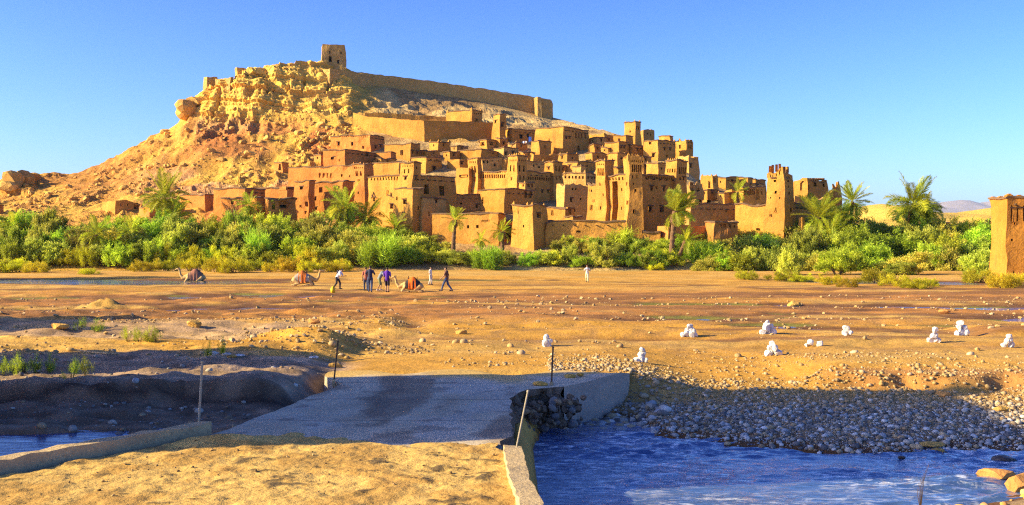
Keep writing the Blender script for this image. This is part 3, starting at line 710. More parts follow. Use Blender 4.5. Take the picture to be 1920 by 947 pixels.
def band(x0, x1, y0, n, w, h, kind='n', y1=None):
    y1 = y0 if y1 is None else y1
    return [(x0+(x1-x0)*(k+.5)/n, y0+(y1-y0)*(k+.5)/n, w, h, kind) for k in range(n)]
def win(*ps, w=4, h=6, k='w'): return [(x, y, w, h, k) for x, y in ps]

# --- hilltop
house('square stone granary tower alone on the hilltop', 597, 603.5, 647, 82, 121, 12, 'stone', [(617,98,3,5,'n'), (639,99,3,4,'n'), (618,111,5,11,'d'), (633,116,4,7,'d')], 'hilltop_tower', 'tower', Y=247, wmin=(0,6), bat=.012, erode=.12)
house('small walled stone lookout on the left cliff edge', 381, 389, 408, 141, 168, 40, 'stone', [], 'ruined_lookout', 'ruin', Y=241, erode=.35)
house('square lit masonry bastion built on the cliff edge', 404, 432, 438, 142, 172, 55, 'stone', [], 'cliff_bastion', 'ruin', Y=237.5, erode=.5)
house('low masonry stub on the skyline above the cliff', 441, 445, 462, 125, 136, 30, 'stone', [], 'ruined_wall_stub', 'ruin', Y=243, erode=.35)
# long hilltop rampart: a wall made of stretches
def rampart(label, pts, thick, mat, erode=.25, name='rampart_wall'):
    """pts: (photo column, row of the wall top, row of its foot, distance)"""
    q = [(P(x, y0, Y), P(x, y1, Y).z) for x, y0, y1, Y in pts]
    root = thing(name, label, 'wall', (q[0][0].x, q[0][0].y, q[0][1])); org = root.location
    for (a, za), (b, zb) in zip(q, q[1:]):
        L = (b-a).length; nx = max(6, int(L/.9)); nz = 8; Vv = []
        d = Vector((b.x-a.x, b.y-a.y, 0)).normalized(); nn = Vector((d.y, -d.x, 0))
        rowsv = [(nn*.0, k/nz) for k in range(nz+1)]+[(-nn*thick, k/nz) for k in range(nz, -1, -1)]
        for i in range(nx+1):
            t = i/nx; tp = a.lerp(b, t); bz = za+(zb-za)*t-3
            for off, k in rowsv: Vv.append(Vector((tp.x, tp.y, bz+(tp.z-bz)*k))+off)
        A = np.array(Vv).reshape(nx+1, -1, 3); A0 = A.copy(); kk = np.array([k for _, k in rowsv])[None]
        A[..., 2] -= erode*(np.abs(fbm(A0[...,0]/2.5, A0[...,1]/2.5, 1, 3))+.3*(vnoise(A0[...,0]*1.2, A0[...,1]*1.2, 0*A0[...,0]) > .2))*sm(.7, 1, kk)
        for c in range(2): A[..., c] += .12*fbm(A0[...,0]/1.2, A0[...,1]/1.2, A0[...,2]/1.2+c*7, 3)
        n2 = A.shape[1]; f = list(map(tuple, grid_faces(nx+1, n2)[:, ::-1])); f += [(0, n2-1-0, n2-2, 1)] if False else []
        me = bpy.data.meshes.new('wall_stretch'); me.from_pydata([tuple(v-np.array(org)) for v in A.reshape(-1, 3)], [], f+[tuple(range(n2))[::-1], tuple((nx)*n2+k for k in range(n2))]); me.materials.append(M[mat]); link('wall_stretch', me, root)
    return root
rampart('long stone rampart running down the ridge from the hilltop', [(604,129,152,243.5),(618,128,158,241.5)], 1.2, 'stone', .2)
rampart('long shaded stone rampart sloping down the skyline ridge', [(618,128,158,241.5),(700,138,166,250),(780,147,178,255),(870,160,192,259),(950,172,203,262),(1003,181,214,264),(1033,186,219,265)], 1.2, 'stone', .3)
rampart('short lit bastion wall ending the ridge rampart on the right', [(1000,183,215,264.5),(1008,181,216,260),(1034,187,220,262),(1037,196,222,268)], 1.0, 'stone', .2)
rampart('broken rubble terrace wall below the long upper enclosure', [(806,256,274,219),(845,257,276,218),(898,262,280,217)], .9, 'stone', .7, 'ruined_terrace_wall')

# --- upper left enclosure
rampart('long orange enclosure wall, lit then shaded, below the rampart', [(662,211,246,226),(690,218,248,223),(795,226,254,217)], .8, 'mud_a', .2, 'enclosure_wall')
rampart('shaded right wing of the long orange enclosure', [(795,226,254,217),(860,226,262,220),(926,229,266,223),(950,236,266,224)], .8, 'mud_a', .2, 'enclosure_wall')
house('raised lit house standing inside the long orange enclosure', 836, 884, 902, 205, 246, 55, 'mud_a', [(893,226,4,5,'w')]+band(886,900,213,4,1.6,3), Y=222, erode=.2, found=8, merl=1)
house('square tower at the right end of the long enclosure', 925, 938, 948, 213, 262, 45, 'mud_a', [(930,229,4,6,'w'), (942,234,4,8,'w')], 'square_tower', 'tower', Y=219, erode=.12, found=8)
rampart('shaded back wall inside the long upper enclosure', [(684,209,236,224),(760,213,238,225),(838,219,240,226)], .7, 'mud_a', .25, 'enclosure_wall')
# --- houses stepping down the left of the town
house('red house with a sawtooth cornice highest on the left slope', 620, 693, 721, 251, 286, 62, 'mud_b', win((634,270),(660,270), w=4, h=7)+[(680,276,4,6,'n'),(704,276,4,5,'w'),(714,274,3,5,'w')]+band(624,690,256,20,1.5,2), bat=.02)
house('flat red house with one lattice window and shaded side', 608, 648, 707, 279, 310, 58, 'mud_b', [(625,297,5,5,'w'), (637,301,2,4,'n'), (690,290,4,5,'w')], bat=.02)
house('long low lit house behind the flat red house', 673, 733, 742, 283, 310, 62, 'mud_b', [], bat=.02)
house('square orange house with two small shaded windows', 720, 769, 788, 267, 303, 55, 'mud_a', [(752,286,3,8,'d'), (774,285,3,5,'w'), (783,286,3,5,'w')], bat=.02)
house('orange house with a tall dark side door, mid left', 771, 798, 829, 293, 326, 48, 'mud_a', [(808,300,3,4,'w'), (820,300,3,4,'w'), (815,317,7,12,'d')], bat=.02)
house('small crumbling lit house left of the twin towers', 839, 862, 878, 295, 320, 45, 'mud_a', [(866,306,4,5,'w')], erode=.4)
house('long red wall house with arched niches and dark doorway', 541, 664, 676, 309, 352, 66, 'mud_b', band(595,625,329,4,2.4,9,'a')+[(642,329,3,5,'w'),(656,331,2,4,'n')], bat=.015)
house('little red gatehouse with one dark door on the slope', 514, 530, 541, 303, 324, 50, 'mud_b', [(525,313,5,12,'d')], bat=.02)
house('red tower house with narrow dark side', 553, 578, 590, 337, 412, 58, 'mud_b', [(566,353,5,6,'w'),(573,382,2,7,'n'),(563,387,3,4,'w'),(572,399,2,6,'n')], 'tower_house', 'house', bat=.03, erode=.3, merl=1)
B = house('red house with a tall carved figure beside a niche', 589, 640, 661, 337, 408, 60, 'mud_b', [(602,356,6,10,'n'),(629,352,4,5,'w'),(593,372,3,8,'n'),(593,391,4,5,'w'),(608,399,2,6,'n')], bat=.02, erode=.35)
B = house('slender red corner tower with pointed roof merlons', 661, 683, 699, 305, 392, 55, 'mud_b', band(664,682,314,5,1.4,3)+[(672,340,3,6,'w'),(668,325,2,8,'n'),(676,325,2,8,'n'),(672,362,2,5,'n'),(690,330,2,6,'n')], 'corner_tower', 'tower', bat=.035, merl=2)
house('lit orange house behind the big left kasbah roof', 699, 750, 760, 303, 345, 62, 'mud_a', [], bat=.02)
# --- big left kasbah
B = house('big left kasbah with stick figures and two tall dark windows', 691, 774, 853, 326, 440, 52, 'mud_a',
          band(694,748,334,10,2.2,8,'a')+band(790,850,326,16,2.0,6,'n',329)+[(800,354,8,18,'o'),(827,357,8,18,'o'),(735,387,6,9,'w'),(700,374,3,8,'n'),(712,400,3,6,'n'),(726,362,2,9,'n')], 'kasbah', 'kasbah', bat=.015, merl=0, erode=.12)
add(B, 'L', .5, 750, 773, 787, 303, 360, None, 'mud_a', band(752,772,312,5,1.4,2.5)+[(757,321,2,8,'n'),(764,321,2,8,'n'),(760,334,5,6,'w'),(780,334,4,7,'w'),(778,315,2,5,'n')], merl=2)
add(B, 'L', 4.0, 741, 774, 793, 350, 443, None, 'mud_a', [(759,378,6,8,'w'),(746,372,2,7,'n'),(758,402,4,6,'w'),(784,390,2,8,'n')], name='front_wall')
add(B, 'R', 5.0, 790, 793, 836, 368, 436, 36, 'mud_c', [(818,377,4,6,'w'),(805,400,2,8,'n')], (0,3), 'front_wall')
for (x, y, pts) in ((702,366,[((-4,6),(0,-6)),((0,-6),(3,4)),((-4,1),(5,5))]), (734,365,[((-6,0),(0,3)),((0,3),(6,6)),((0,-4),(0,3))]), (762,340,[((-10,-4),(0,6)),((0,6),(10,0)),((0,-8),(0,14)),((0,6),(-6,14))])):
    b = MB()
    for (p, q) in pts:
        pv = [];
        for a in (p, q):
            u, v = B.uv(0, x+a[0], y+a[1]); w_ = B.pos(0, u, v); pv.append(w_-B.root.location+Vector((-.1,-.08,0)))
        b.tube(pv, .07, 5)
    link('carved_figure', b.mesh('carved_figure', M['wood']), B.wall)
# --- left foot of the hill
house('ruined low house at the foot of the left slope', 193, 218, 262, 372, 402, 44, 'mud_a', [(255,386,9,11,'o'),(228,384,2,4,'n'),(240,384,2,4,'n')], 'ruined_house', 'house', erode=.5)
house('plain orange store behind the tall dark palm', 338, 385, 403, 363, 396, 55, 'mud_b', [], bat=.02)
house('tall plain orange house right of the dark palm', 402, 462, 498, 351, 404, 58, 'mud_b', [(437,381,4,6,'w')], bat=.02)
house('low orange annex with small windows behind a palm', 419, 480, 500, 368, 408, 58, 'mud_b', [(438,380,4,6,'w'),(486,390,4,5,'w'),(412,392,4,9,'d')], Y=147, bat=.02)
house('orange house with a dark rooftop room above the courtyard', 481, 536, 556, 349, 395, 60, 'mud_b', [(545,352,16,7,'o')], bat=.02)
house('shaded courtyard house with roof terrace above the bushes', 497, 502, 556, 370, 410, 26, 'mud_b', [(512,388,6,10,'o'),(532,384,14,12,'o'),(549,371,5,4,'w')], Y=146, bat=.02, erode=.3)
house('very low orange wall house at the far left edge', -14, -2, 6, 381, 402, 50, 'mud_b', [], bat=.02)
# --- front row in the middle
B = house('long orange river wall with two small windows and a red door', 813, 934, 950, 398, 455, 66, 'mud_a', [(881,425,4,6,'w'),(898,425,4,6,'w'),(910,414,12,2,'n')]+band(874,896,397,5,2,5), 'river_wall_house', 'house', bat=.03, Y=141)
add(B, 'L', -1.5, 934, 936, 966, 412, 452, 30, 'mud_b', [(955,435,11,26,'d')], (0,2), 'gate_bay')
B = house('stout orange corner bastion with one square window by the door', 963, 1000, 1024, 382, 462, 52, 'mud_a', [(974,398,2,6,'n'),(1010,404,6,8,'w'),(984,425,2,5,'n')], 'corner_bastion', 'house', Y=138.5, bat=.05, merl=1)
house('long low front garden wall right of the corner bastion', 1018, 1024, 1174, 412, 462, -8, 'mud_a', [(1083,434,8,4,'n')], 'garden_wall', 'wall', Y=140, wmin=(0,1.2), bat=.03, erode=.3)
house('low house with an arched doorway behind the garden wall', 1022, 1060, 1076, 387, 418, 48, 'mud_a', [(1068,396,6,14,'a'),(1035,399,2,8,'n')], Y=147, erode=.3)
house('stepped stub house above the garden wall', 1060, 1074, 1092, 404, 420, 40, 'mud_a', [], Y=145, erode=.3)
B = house('bright cube house below the twin towers', 897, 947, 1001, 353, 402, 50, 'mud_a', [(907,375,2,12,'n'),(961,389,4,8,'w'),(985,364,6,14,'a'),(994,364,6,14,'a'),(974,363,2,4,'w')], 'cube_house', 'house', bat=.02)
add(B, 'R', -1, 976, 984, 1002, 340, 360, None, 'mud_a', [(980,347,3,6,'n'),(990,347,4,8,'n'),(997,347,4,8,'n')], (0,3), 'rooftop_room', merl=1)
house('low shaded wall between the left kasbah and the cube house', 833, 836, 902, 362, 400, 20, 'mud_c', [(864,381,4,3,'w'),(896,386,4,5,'w'),(843,379,4,4,'w')], 'shaded_wall', 'wall', wmin=(0,2), erode=.2)
# --- twin tower kasbah
B = house('middle kasbah with three towers and a band of niches', 904, 968, 1040, 318, 386, 48, 'mud_a', band(907,948,331,11,2.4,7,'a')+band(986,1034,334,12,2.6,6,'a',336)+[(1001,358,4,6,'w'),(1016,359,3,5,'w'),(1027,359,3,5,'w')]+band(910,948,323,9,1.5,2), 'kasbah', 'kasbah', bat=.015)
add(B, 'L', 1.2, 877, 897, 905, 295, 360, None, 'mud_a', band(879,896,304,5,1.5,3)+[(882,318,2.4,12,'a'),(887,318,2.4,12,'a'),(892,318,2.4,12,'a'),(884,336,2,8,'n'),(890,336,2,8,'n'),(901,330,2,10,'n')], merl=2, bat=.03)
add(B, 'L', .9, 950, 968, 986, 291, 360, None, 'mud_a', band(952,967,301,4,1.5,3)+[(955,316,2.4,12,'a'),(962,316,2.4,12,'a'),(972,316,2.6,12,'a'),(980,316,2.6,12,'a'),(973,333,2,8,'n'),(980,333,2,8,'n'),(958,335,2,6,'n')]+band(970,984,301,4,1.5,3), merl=3, bat=.03)
add(B, 'R', .8, 1021, 1037, 1055, 302, 386, None, 'mud_a', [(1028,316,3,5,'w'),(1025,328,2,8,'n'),(1032,328,2,8,'n'),(1042,316,2.6,10,'a'),(1049,316,2.6,10,'a'),(1043,334,2,8,'n'),(1050,334,2,8,'n'),(1045,356,2,6,'n')], merl=3, bat=.03)
add(B, 'L', 2.5, 852, 879, 884, 312, 362, None, 'mud_a', [(868,330,14,3,'n')], name='side_wing', erode=.4)
# --- upper middle
house('low flat house under the ruined terrace wall', 861, 901, 941, 279, 303, 52, 'mud_a', [(925,287,3,4,'w')], erode=.2)
house('shaded flat roofed house with two windows, upper middle', 938, 944, 972, 275, 302, 32, 'mud_c', [(948,288,4,5,'w'),(962,286,3,4,'w')], wmin=(0,3))
house('small lit roof room above the flat house', 898, 912, 930, 261, 281, 45, 'mud_a', [(904,270,6,6,'o'),(920,270,4,5,'w')], erode=.2)
house('narrow stair house right of the small roof room', 928, 936, 953, 257, 280, 40, 'mud_a', [(944,268,4,5,'w')], merl=1)
house('open fronted house with laundry at the top of the town', 947, 962, 1006, 240, 266, 38, 'mud_a', [(955,250,4,8,'d'),(978,256,6,8,'d'),(990,254,5,8,'d')], erode=.2)
house('lit orange cube house beside the laundry terrace', 997, 1012, 1034, 263, 297, 38, 'mud_a', [(1022,275,2,5,'n')])
house('large upper house with carved niches and a tall side door', 1004, 1056, 1103, 237, 292, 52, 'mud_a', [(1062,258,3,4,'w'),(1068,258,3,4,'w'),(1085,278,4,10,'d')]+band(1076,1100,254,4,2.4,10,'a')+[(1030,262,2,4,'n')], erode=.15)
house('small bright house with parapet right of the middle kasbah', 1046, 1062, 1084, 287, 312, 42, 'mud_a', [(1053,295,3,5,'w'),(1072,296,3,4,'w')], merl=1)
house('low bright house with triangular niches behind the dark block', 1056, 1098, 1120, 323, 352, 55, 'mud_c', band(1058,1096,333,6,3.4,5,'a')+band(1100,1118,333,3,3,5,'a'), merl=1)
house('little stepped roof room above the triangular niches', 1075, 1090, 1098, 310, 330, 50, 'mud_c', [], merl=1)
house('orange terrace house left of the tall tower', 1060, 1082, 1118, 302, 326, 45, 'mud_a', [(1068,312,4,5,'w'),(1100,311,3,4,'w')], erode=.2)
house('shaded block with a broken roof edge left of the right kasbah', 1056, 1060, 1106, 340, 416, 22, 'mud_c', [(1074,354,3,5,'w'),(1080,354,3,5,'w'),(1071,375,4,7,'w'),(1090,373,3,4,'w'),(1077,394,3,6,'w')], 'shaded_block', 'house', Y=159, wmin=(0,3), erode=.6)
house('shaded flat house with three windows between two towers', 900, 904, 942, 293, 322, 24, 'mud_c', [(907,303,3,6,'w'),(914,303,3,6,'w'),(928,309,3,5,'w')], wmin=(0,3))
house('little lit roof cube beside the middle tower', 937, 949, 954, 297, 322, 50, 'mud_a', [])
house('shaded roof terrace house right of the middle tower', 984, 988, 1024, 300, 326, 22, 'mud_c', [(1002,310,3,4,'w'),(1012,313,4,3,'w')], wmin=(0,3), merl=1)
house('small stepped house on the slope behind the right kasbah', 1098, 1110, 1136, 284, 306, 36, 'mud_a', [(1122,294,3,4,'w')], erode=.3)
house('crumbling low terrace house left of the roof terrace', 985, 1000, 1046, 284, 304, 36, 'mud_a', [(1030,293,4,3,'w')], erode=.5)
house('tiny lit house wedged under the large upper house', 1102, 1113, 1128, 268, 288, 42, 'mud_a', [(1120,279,3,4,'w')], erode=.3)
house('lit parapet house between two slope terraces', 1140, 1158, 1174, 286, 312, 42, 'mud_a', [(1166,297,3,4,'w')], merl=1)
FILL = [('tiny store under the raised enclosure house', 806, 822, 846, 264, 286), ('low terrace house left of the flat roofed one', 846, 858, 878, 270, 292), ('squat house on the slope above the left kasbah', 788, 802, 824, 279, 300),
        ('crooked little house above the small crumbling one', 832, 843, 862, 283, 304), ('low house under the laundry terrace', 952, 966, 990, 266, 288), ('small square house below the laundry terrace', 968, 982, 1002, 282, 303),
        ('narrow house left of the orange terrace house', 1040, 1048, 1062, 310, 330), ('low annex beside the large upper house', 1104, 1118, 1136, 256, 280), ('small lit cube on the right slope', 1128, 1140, 1158, 274, 298),
        ('lit terrace house behind the roof rooms', 1186, 1200, 1222, 292, 316), ('tight little house beside the lit orange block', 1196, 1206, 1216, 306, 328), ('broken store beside the ruined arch', 1316, 1328, 1346, 354, 378),
        ('low broken store right of the ruined arch', 1348, 1362, 1382, 360, 384), ('small store behind the arcaded wall', 1398, 1410, 1432, 342, 362), ('flat store under the upper red house', 700, 716, 742, 294, 316),
        ('red hut between the red house and the slope', 590, 603, 622, 288, 310), ('low orange hut left of the dark palm', 262, 282, 320, 384, 408), ('small orange hut at the big palm foot', 318, 328, 345, 380, 404)]
for k, (lb, a_, b_, c_, t_, d_) in enumerate(FILL):
    house(lb, a_, b_, c_, t_, d_, 38+(k*7) % 15, ('mud_a', 'mud_c', 'mud_a')[k % 3] if a_ > 650 else 'mud_b', [(b_+(c_-b_)*.45, t_+7, 3, 5, 'w'), (a_+(b_-a_)*.5, t_+8, 2, 4, 'n')], erode=.15+.1*(k % 3), merl=1 if k % 4 == 0 else 0)
rampart('low dry stone terrace wall above the left houses', [(700,263,272,222),(760,266,276,220),(806,272,282,217)], .7, 'stone', .5, 'terrace_wall')
rampart('low dry stone terrace wall under the raised house', [(846,286,296,212),(905,284,294,212)], .7, 'stone', .5, 'terrace_wall')
# --- right kasbah with the great tower
B = house('great right kasbah with a tall red recess and flared tower', 1133, 1180, 1268, 324, 440, 40, 'mud_a', [(1153,378,11,78,'o')]+band(1210,1262,332,13,3.0,6,'a',334)+band(1136,1170,334,6,2.4,6,'a')+[(1222,353,5,9,'w'),(1244,354,5,9,'w'),(1231,352,3,5,'w'),(1220,392,7,11,'w'),(1242,392,7,11,'w'),(1225,371,2,4,'n'),(1252,372,2,4,'n'),(1165,355,2,6,'n'),(1165,390,2,6,'n')]+band(1212,1260,326,12,1.6,2), 'kasbah', 'kasbah', Y=147.5, bat=.015, merl=0)
add(B, 'L', 2.2, 1171, 1179, 1205, 291, 445, 4, 'mud_a', band(1183,1203,316,5,3.0,14,'a')+band(1182,1204,303,7,1.8,4)+[(1188,345,2,4,'w'),(1191,358,3,6,'w'),(1188,396,3,6,'w'),(1174,345,2,6,'n'),(1175,380,2,6,'n'),(1186,332,2,7,'n'),(1195,332,2,7,'n')], name='great_tower', bat=.022, merl=3)
add(B, 'L', .8, 1118, 1135, 1152, 298, 418, None, 'mud_a', band(1120,1134,322,4,2.2,14,'a')+band(1120,1134,308,4,1.5,3)+[(1125,345,2,5,'n'),(1124,390,2,6,'n'),(1130,365,2,5,'n')], bat=.028, merl=2)
add(B, 'R', .8, 1249, 1268, 1288, 299, 425, None, 'mud_a', band(1251,1267,320,4,2,7,'a')+band(1271,1287,320,4,2.4,12,'a')+[(1275,335,3,6,'w'),(1282,335,3,6,'w'),(1276,362,3,5,'n'),(1282,395,3,5,'n')], bat=.02, merl=3)
add(B, 'L', .6, 1100, 1119, 1122, 340, 412, None, 'mud_a', [(1107,357,3,5,'w'),(1112,376,2,5,'n'),(1108,389,4,8,'n')], name='side_wing', erode=.3)
house('lit roof room over the great right kasbah', 1150, 1165, 1174, 311, 330, 45, 'mud_a', [], Y=153)
house('low orange garden wall under the great tower base', 1200, 1206, 1236, 432, 462, -8, 'mud_a', [], 'garden_wall', 'wall', Y=139, wmin=(0,1), erode=.3)
house('low lit front wall below the great tower', 1231, 1253, 1338, 420, 452, 24, 'mud_b', [], 'front_wall', 'wall', Y=138, wmin=(0,1.5), erode=.4)
house('low house with three small arches in the front wall', 1335, 1341, 1384, 414, 440, 10, 'mud_b', [(1353,423,4,7,'a'),(1361,423,4,7,'a'),(1369,423,4,7,'a'),(1378,424,3,5,'a')], Y=137.5, wmin=(0,3))
# --- upper right
B = house('tall square tower highest on the right of the town', 1171, 1190, 1201, 227, 274, 52, 'mud_a', [(1193,240,2,7,'n'),(1197,240,2,7,'n'),(1181,247,2,4,'n')], 'lookout_tower', 'tower', merl=1)
house('dark broken tower beside the highest square tower', 1201, 1206, 1226, 240, 272, 28, 'mud_c', [(1213,250,2,4,'n'),(1219,252,2,4,'n')], 'ruined_tower', 'ruin', erode=.8, wmin=(0,3))
house('lit stepped annex left of the highest tower', 1150, 1172, 1186, 252, 280, 48, 'mud_a', [(1160,262,2,4,'n')])
house('house with two side windows on the upper right slope', 1134, 1160, 1178, 265, 302, 48, 'mud_a', [(1165,276,3,5,'w'),(1170,276,3,5,'w'),(1152,290,6,6,'o')])
house('terraced house on the slope behind the upper niched house', 1102, 1132, 1154, 247, 276, 48, 'mud_a', [(1141,262,3,4,'w')], erode=.4)
house('broad shaded house below the highest tower', 1176, 1186, 1216, 270, 298, 36, 'mud_a', [(1195,281,3,4,'w'),(1205,280,3,4,'w'),(1210,290,2,4,'n')])
house('bright house with one square opening, upper right', 1208, 1234, 1266, 261, 302, 46, 'mud_a', [(1220,268,5,6,'w'),(1226,291,5,7,'w'),(1246,280,3,5,'w'),(1256,280,3,5,'w'),(1250,293,3,5,'d')])
house('crenellated small keep on the upper right skyline', 1237, 1256, 1263, 253, 284, 48, 'mud_a', [(1248,264,2,4,'n')], 'small_keep', 'tower', Y=212, found=9, merl=3)
house('crumbling castle block at the right end of the skyline', 1262, 1287, 1300, 258, 294, 48, 'mud_a', [(1275,275,3,8,'n'),(1292,275,2,8,'n'),(1296,276,2,8,'n')]+band(1289,1299,265,3,1.6,5), 'castle_block', 'house', Y=210, found=9, erode=.7, merl=2)
house('pale broken house under the castle block', 1271, 1291, 1311, 289, 332, 40, 'mud_c', [(1295,311,4,7,'w'),(1303,297,2,4,'n'),(1281,300,3,5,'n')], 'broken_house', 'house', Y=197, found=9, erode=.6)
house('lit orange block behind the great kasbah roof', 1212, 1234, 1248, 304, 334, 48, 'mud_a', [(1240,316,3,4,'w')], merl=1)
# --- far right of the town
house('ruined house with a round arch right of the great kasbah', 1287, 1293, 1318, 336, 380, 30, 'mud_c', [(1297,349,6,14,'a'),(1308,352,5,8,'a')], 'ruined_house', 'ruin', erode=1.3)
house('lit house with pointed door on the right shoulder', 1315, 1337, 1347, 327, 364, 50, 'mud_a', [(1331,346,4,14,'a'),(1341,338,2,8,'n')], erode=.4, merl=1)
house('flat lit house right of the pointed door house', 1345, 1362, 1384, 330, 356, 46, 'mud_a', [(1373,338,3,4,'w'),(1352,341,2,4,'n')], erode=.2)
house('orange cube house on the right shoulder skyline', 1382, 1402, 1412, 331, 360, 50, 'mud_a', [(1393,342,2,4,'n')], erode=.2)
house('wide shaded house touching the ruined tower skyline', 1404, 1417, 1436, 334, 362, 40, 'mud_a', [(1425,343,2,4,'n')], erode=.3)
house('crumbled lit wall below the right shoulder houses', 1328, 1373, 1392, 350, 382, 52, 'mud_a', [(1345,362,2,4,'n')], 'ruined_wall', 'ruin', erode=1.6)
house('arcaded wall with tall niches left of the ruined tower', 1389, 1394, 1434, 349, 386, 16, 'mud_a', band(1394,1414,359,6,2.2,11,'a')+[(1419,364,6,20,'a'),(1428,360,2,10,'n')], 'arcaded_wall', 'house', wmin=(0,2))
house('dark gap house between the great kasbah and long shaded wall', 1298, 1304, 1340, 372, 392, 20, 'mud_c', [(1309,379,14,9,'o'),(1330,378,8,5,'o')], 'ruined_house', 'ruin', wmin=(0,3), erode=.7)
house('long shaded enclosure wall before the right ruined tower', 1289, 1293, 1384, 381, 440, 26, 'mud_c', [(1330,392,2,3,'n'),(1362,396,2,3,'n')], 'enclosure_wall', 'wall', Y=143, wmin=(0,1), erode=.15)
B = house('ruined kasbah with a jagged tapering tower on the right', 1380, 1467, 1531, 378, 440, 50, 'mud_a', [(1420,430,4,3,'w'),(1448,430,4,3,'w')], 'ruined_kasbah', 'kasbah', Y=140, bat=.02, erode=.3)
add(B, 'L', 1.2, 1437, 1467, 1485, 304, 440, 48, 'mud_a', [(1450,338,5,7,'w'),(1451,361,4,5,'w'),(1453,393,2,8,'n'),(1443,318,2,12,'n'),(1448,316,2,12,'n'),(1455,315,2,12,'n'),(1461,314,2,12,'n'),(1475,338,4,6,'w'),(1478,362,3,6,'w'),(1480,393,3,8,'n'),(1472,318,2,10,'n'),(1478,318,2,10,'n'),(1476,350,2,4,'n'),(1442,371,2,3,'n'),(1459,371,2,3,'n'),(1444,404,2,3,'n')], name='ruined_tower', bat=.035, erode=1.3, merl=0)
B = house('shaded ruin wall right of the jagged tower', 1484, 1488, 1560, 362, 440, 22, 'mud_c', [], 'ruined_wall', 'wall', Y=150, wmin=(0,2), erode=.8)
house('roofless house with a big round opening beside the jagged tower', 1488, 1514, 1549, 331, 380, 40, 'mud_a', [(1505,348,9,18,'a'),(1526,346,4,8,'w'),(1541,347,3,7,'w'),(1516,352,3,8,'n')]+band(1518,1547,336,8,1.8,3), 'roofless_house', 'ruin', Y=156, erode=.5)
house('thin broken spike of wall right of the roofless house', 1562, 1568, 1578, 331, 420, 40, 'mud_a', [], 'ruined_spike', 'ruin', Y=160, erode=2.4, rough=.2)
house('stub of shaded wall joining the broken spike', 1546, 1549, 1566, 352, 420, 22, 'mud_c', [], 'ruined_wall', 'ruin', Y=162, wmin=(0,1), erode=.8)
house('small round topped earth stub below the jagged tower', 1498, 1504, 1510, 404, 440, 40, 'mud_a', [], 'wall_stub', 'ruin', Y=139, erode=1.0)
house('low red earth wall among the bushes on the right', 1752, 1760, 1784, 417, 440, 20, 'mud_b', [], 'low_wall', 'wall', Y=190)
# --- kasbah at the right edge of the picture, nearest
cross = []
for x in (1897, 1908, 1919, 1930): cross += [(x, 400, 2.4, 30, 'n')]
B = house('near orange kasbah wall with slit crosses at the right edge', 1858, 1889, 1990, 368, 524, -2, 'mud_d', cross+[(1903,419,2.5,3,'n'),(1899,450,3,4,'w'),(1903,510,3,4,'w')], 'kasbah', 'kasbah', Y=98, wmin=(8,0), bat=.012, erode=.12, merl=0)
sq = MB(); sq.box((0,0,.0), (.55,.45,.5), top=.96); sq.box((0,0,.29), (.30,.36,.12), top=.9); sq = sq.mesh('merlon', M['mud_d'])
for (i, u, k) in [(1, (j+.3)/9, .75+.3*(j % 3 == 0)) for j in range(9)]+[(0, .05, .7), (0, .5, .6), (0, .92, .9)]:     # stepped battlements along the top
    q = B.pos(i, u, 1); mo = link('merlon', sq, B.root, q-B.root.location+Vector((.25 if i == 0 else 0, .25, -.12))); mo.scale = (1, 1, k)
for x in (1897, 1908, 1919):
    q = B.pos(1, *B.uv(1, x, 389)); b = MB(); b.box(q-B.root.location-Vector((0,.02,0)), (.42,.10,.10), 0); link('cross_bar', b.mesh('cross_bar', M['wood']), B.wall)
# --- village houses on the near left bank, out of frame, whose shade falls over the ford
def offhouse(label, c0, wr, wl, r, zt, zb, mat='mud_a', merl=1, wins=()):
    root = thing('earth_house', label, 'house', (c0[0], c0[1], zb))
    return block(root, c0, wr, wl, R(r), zt, zb, mat, merl=merl, found=1.5)
offhouse('tall earth house on the near left bank beyond the picture', (-19.5, 14.3), 5.0, 7.3, 0, 10.9, -.3)
offhouse('low earth house on the near left bank beyond the picture', (-27, 22.6), 5.0, 3.4, 0, 7.8, -.2)
offhouse('far earth house on the left bank beyond the picture', (-43, 35.5), 6.0, 7.0, 0, 9.4, -.2)

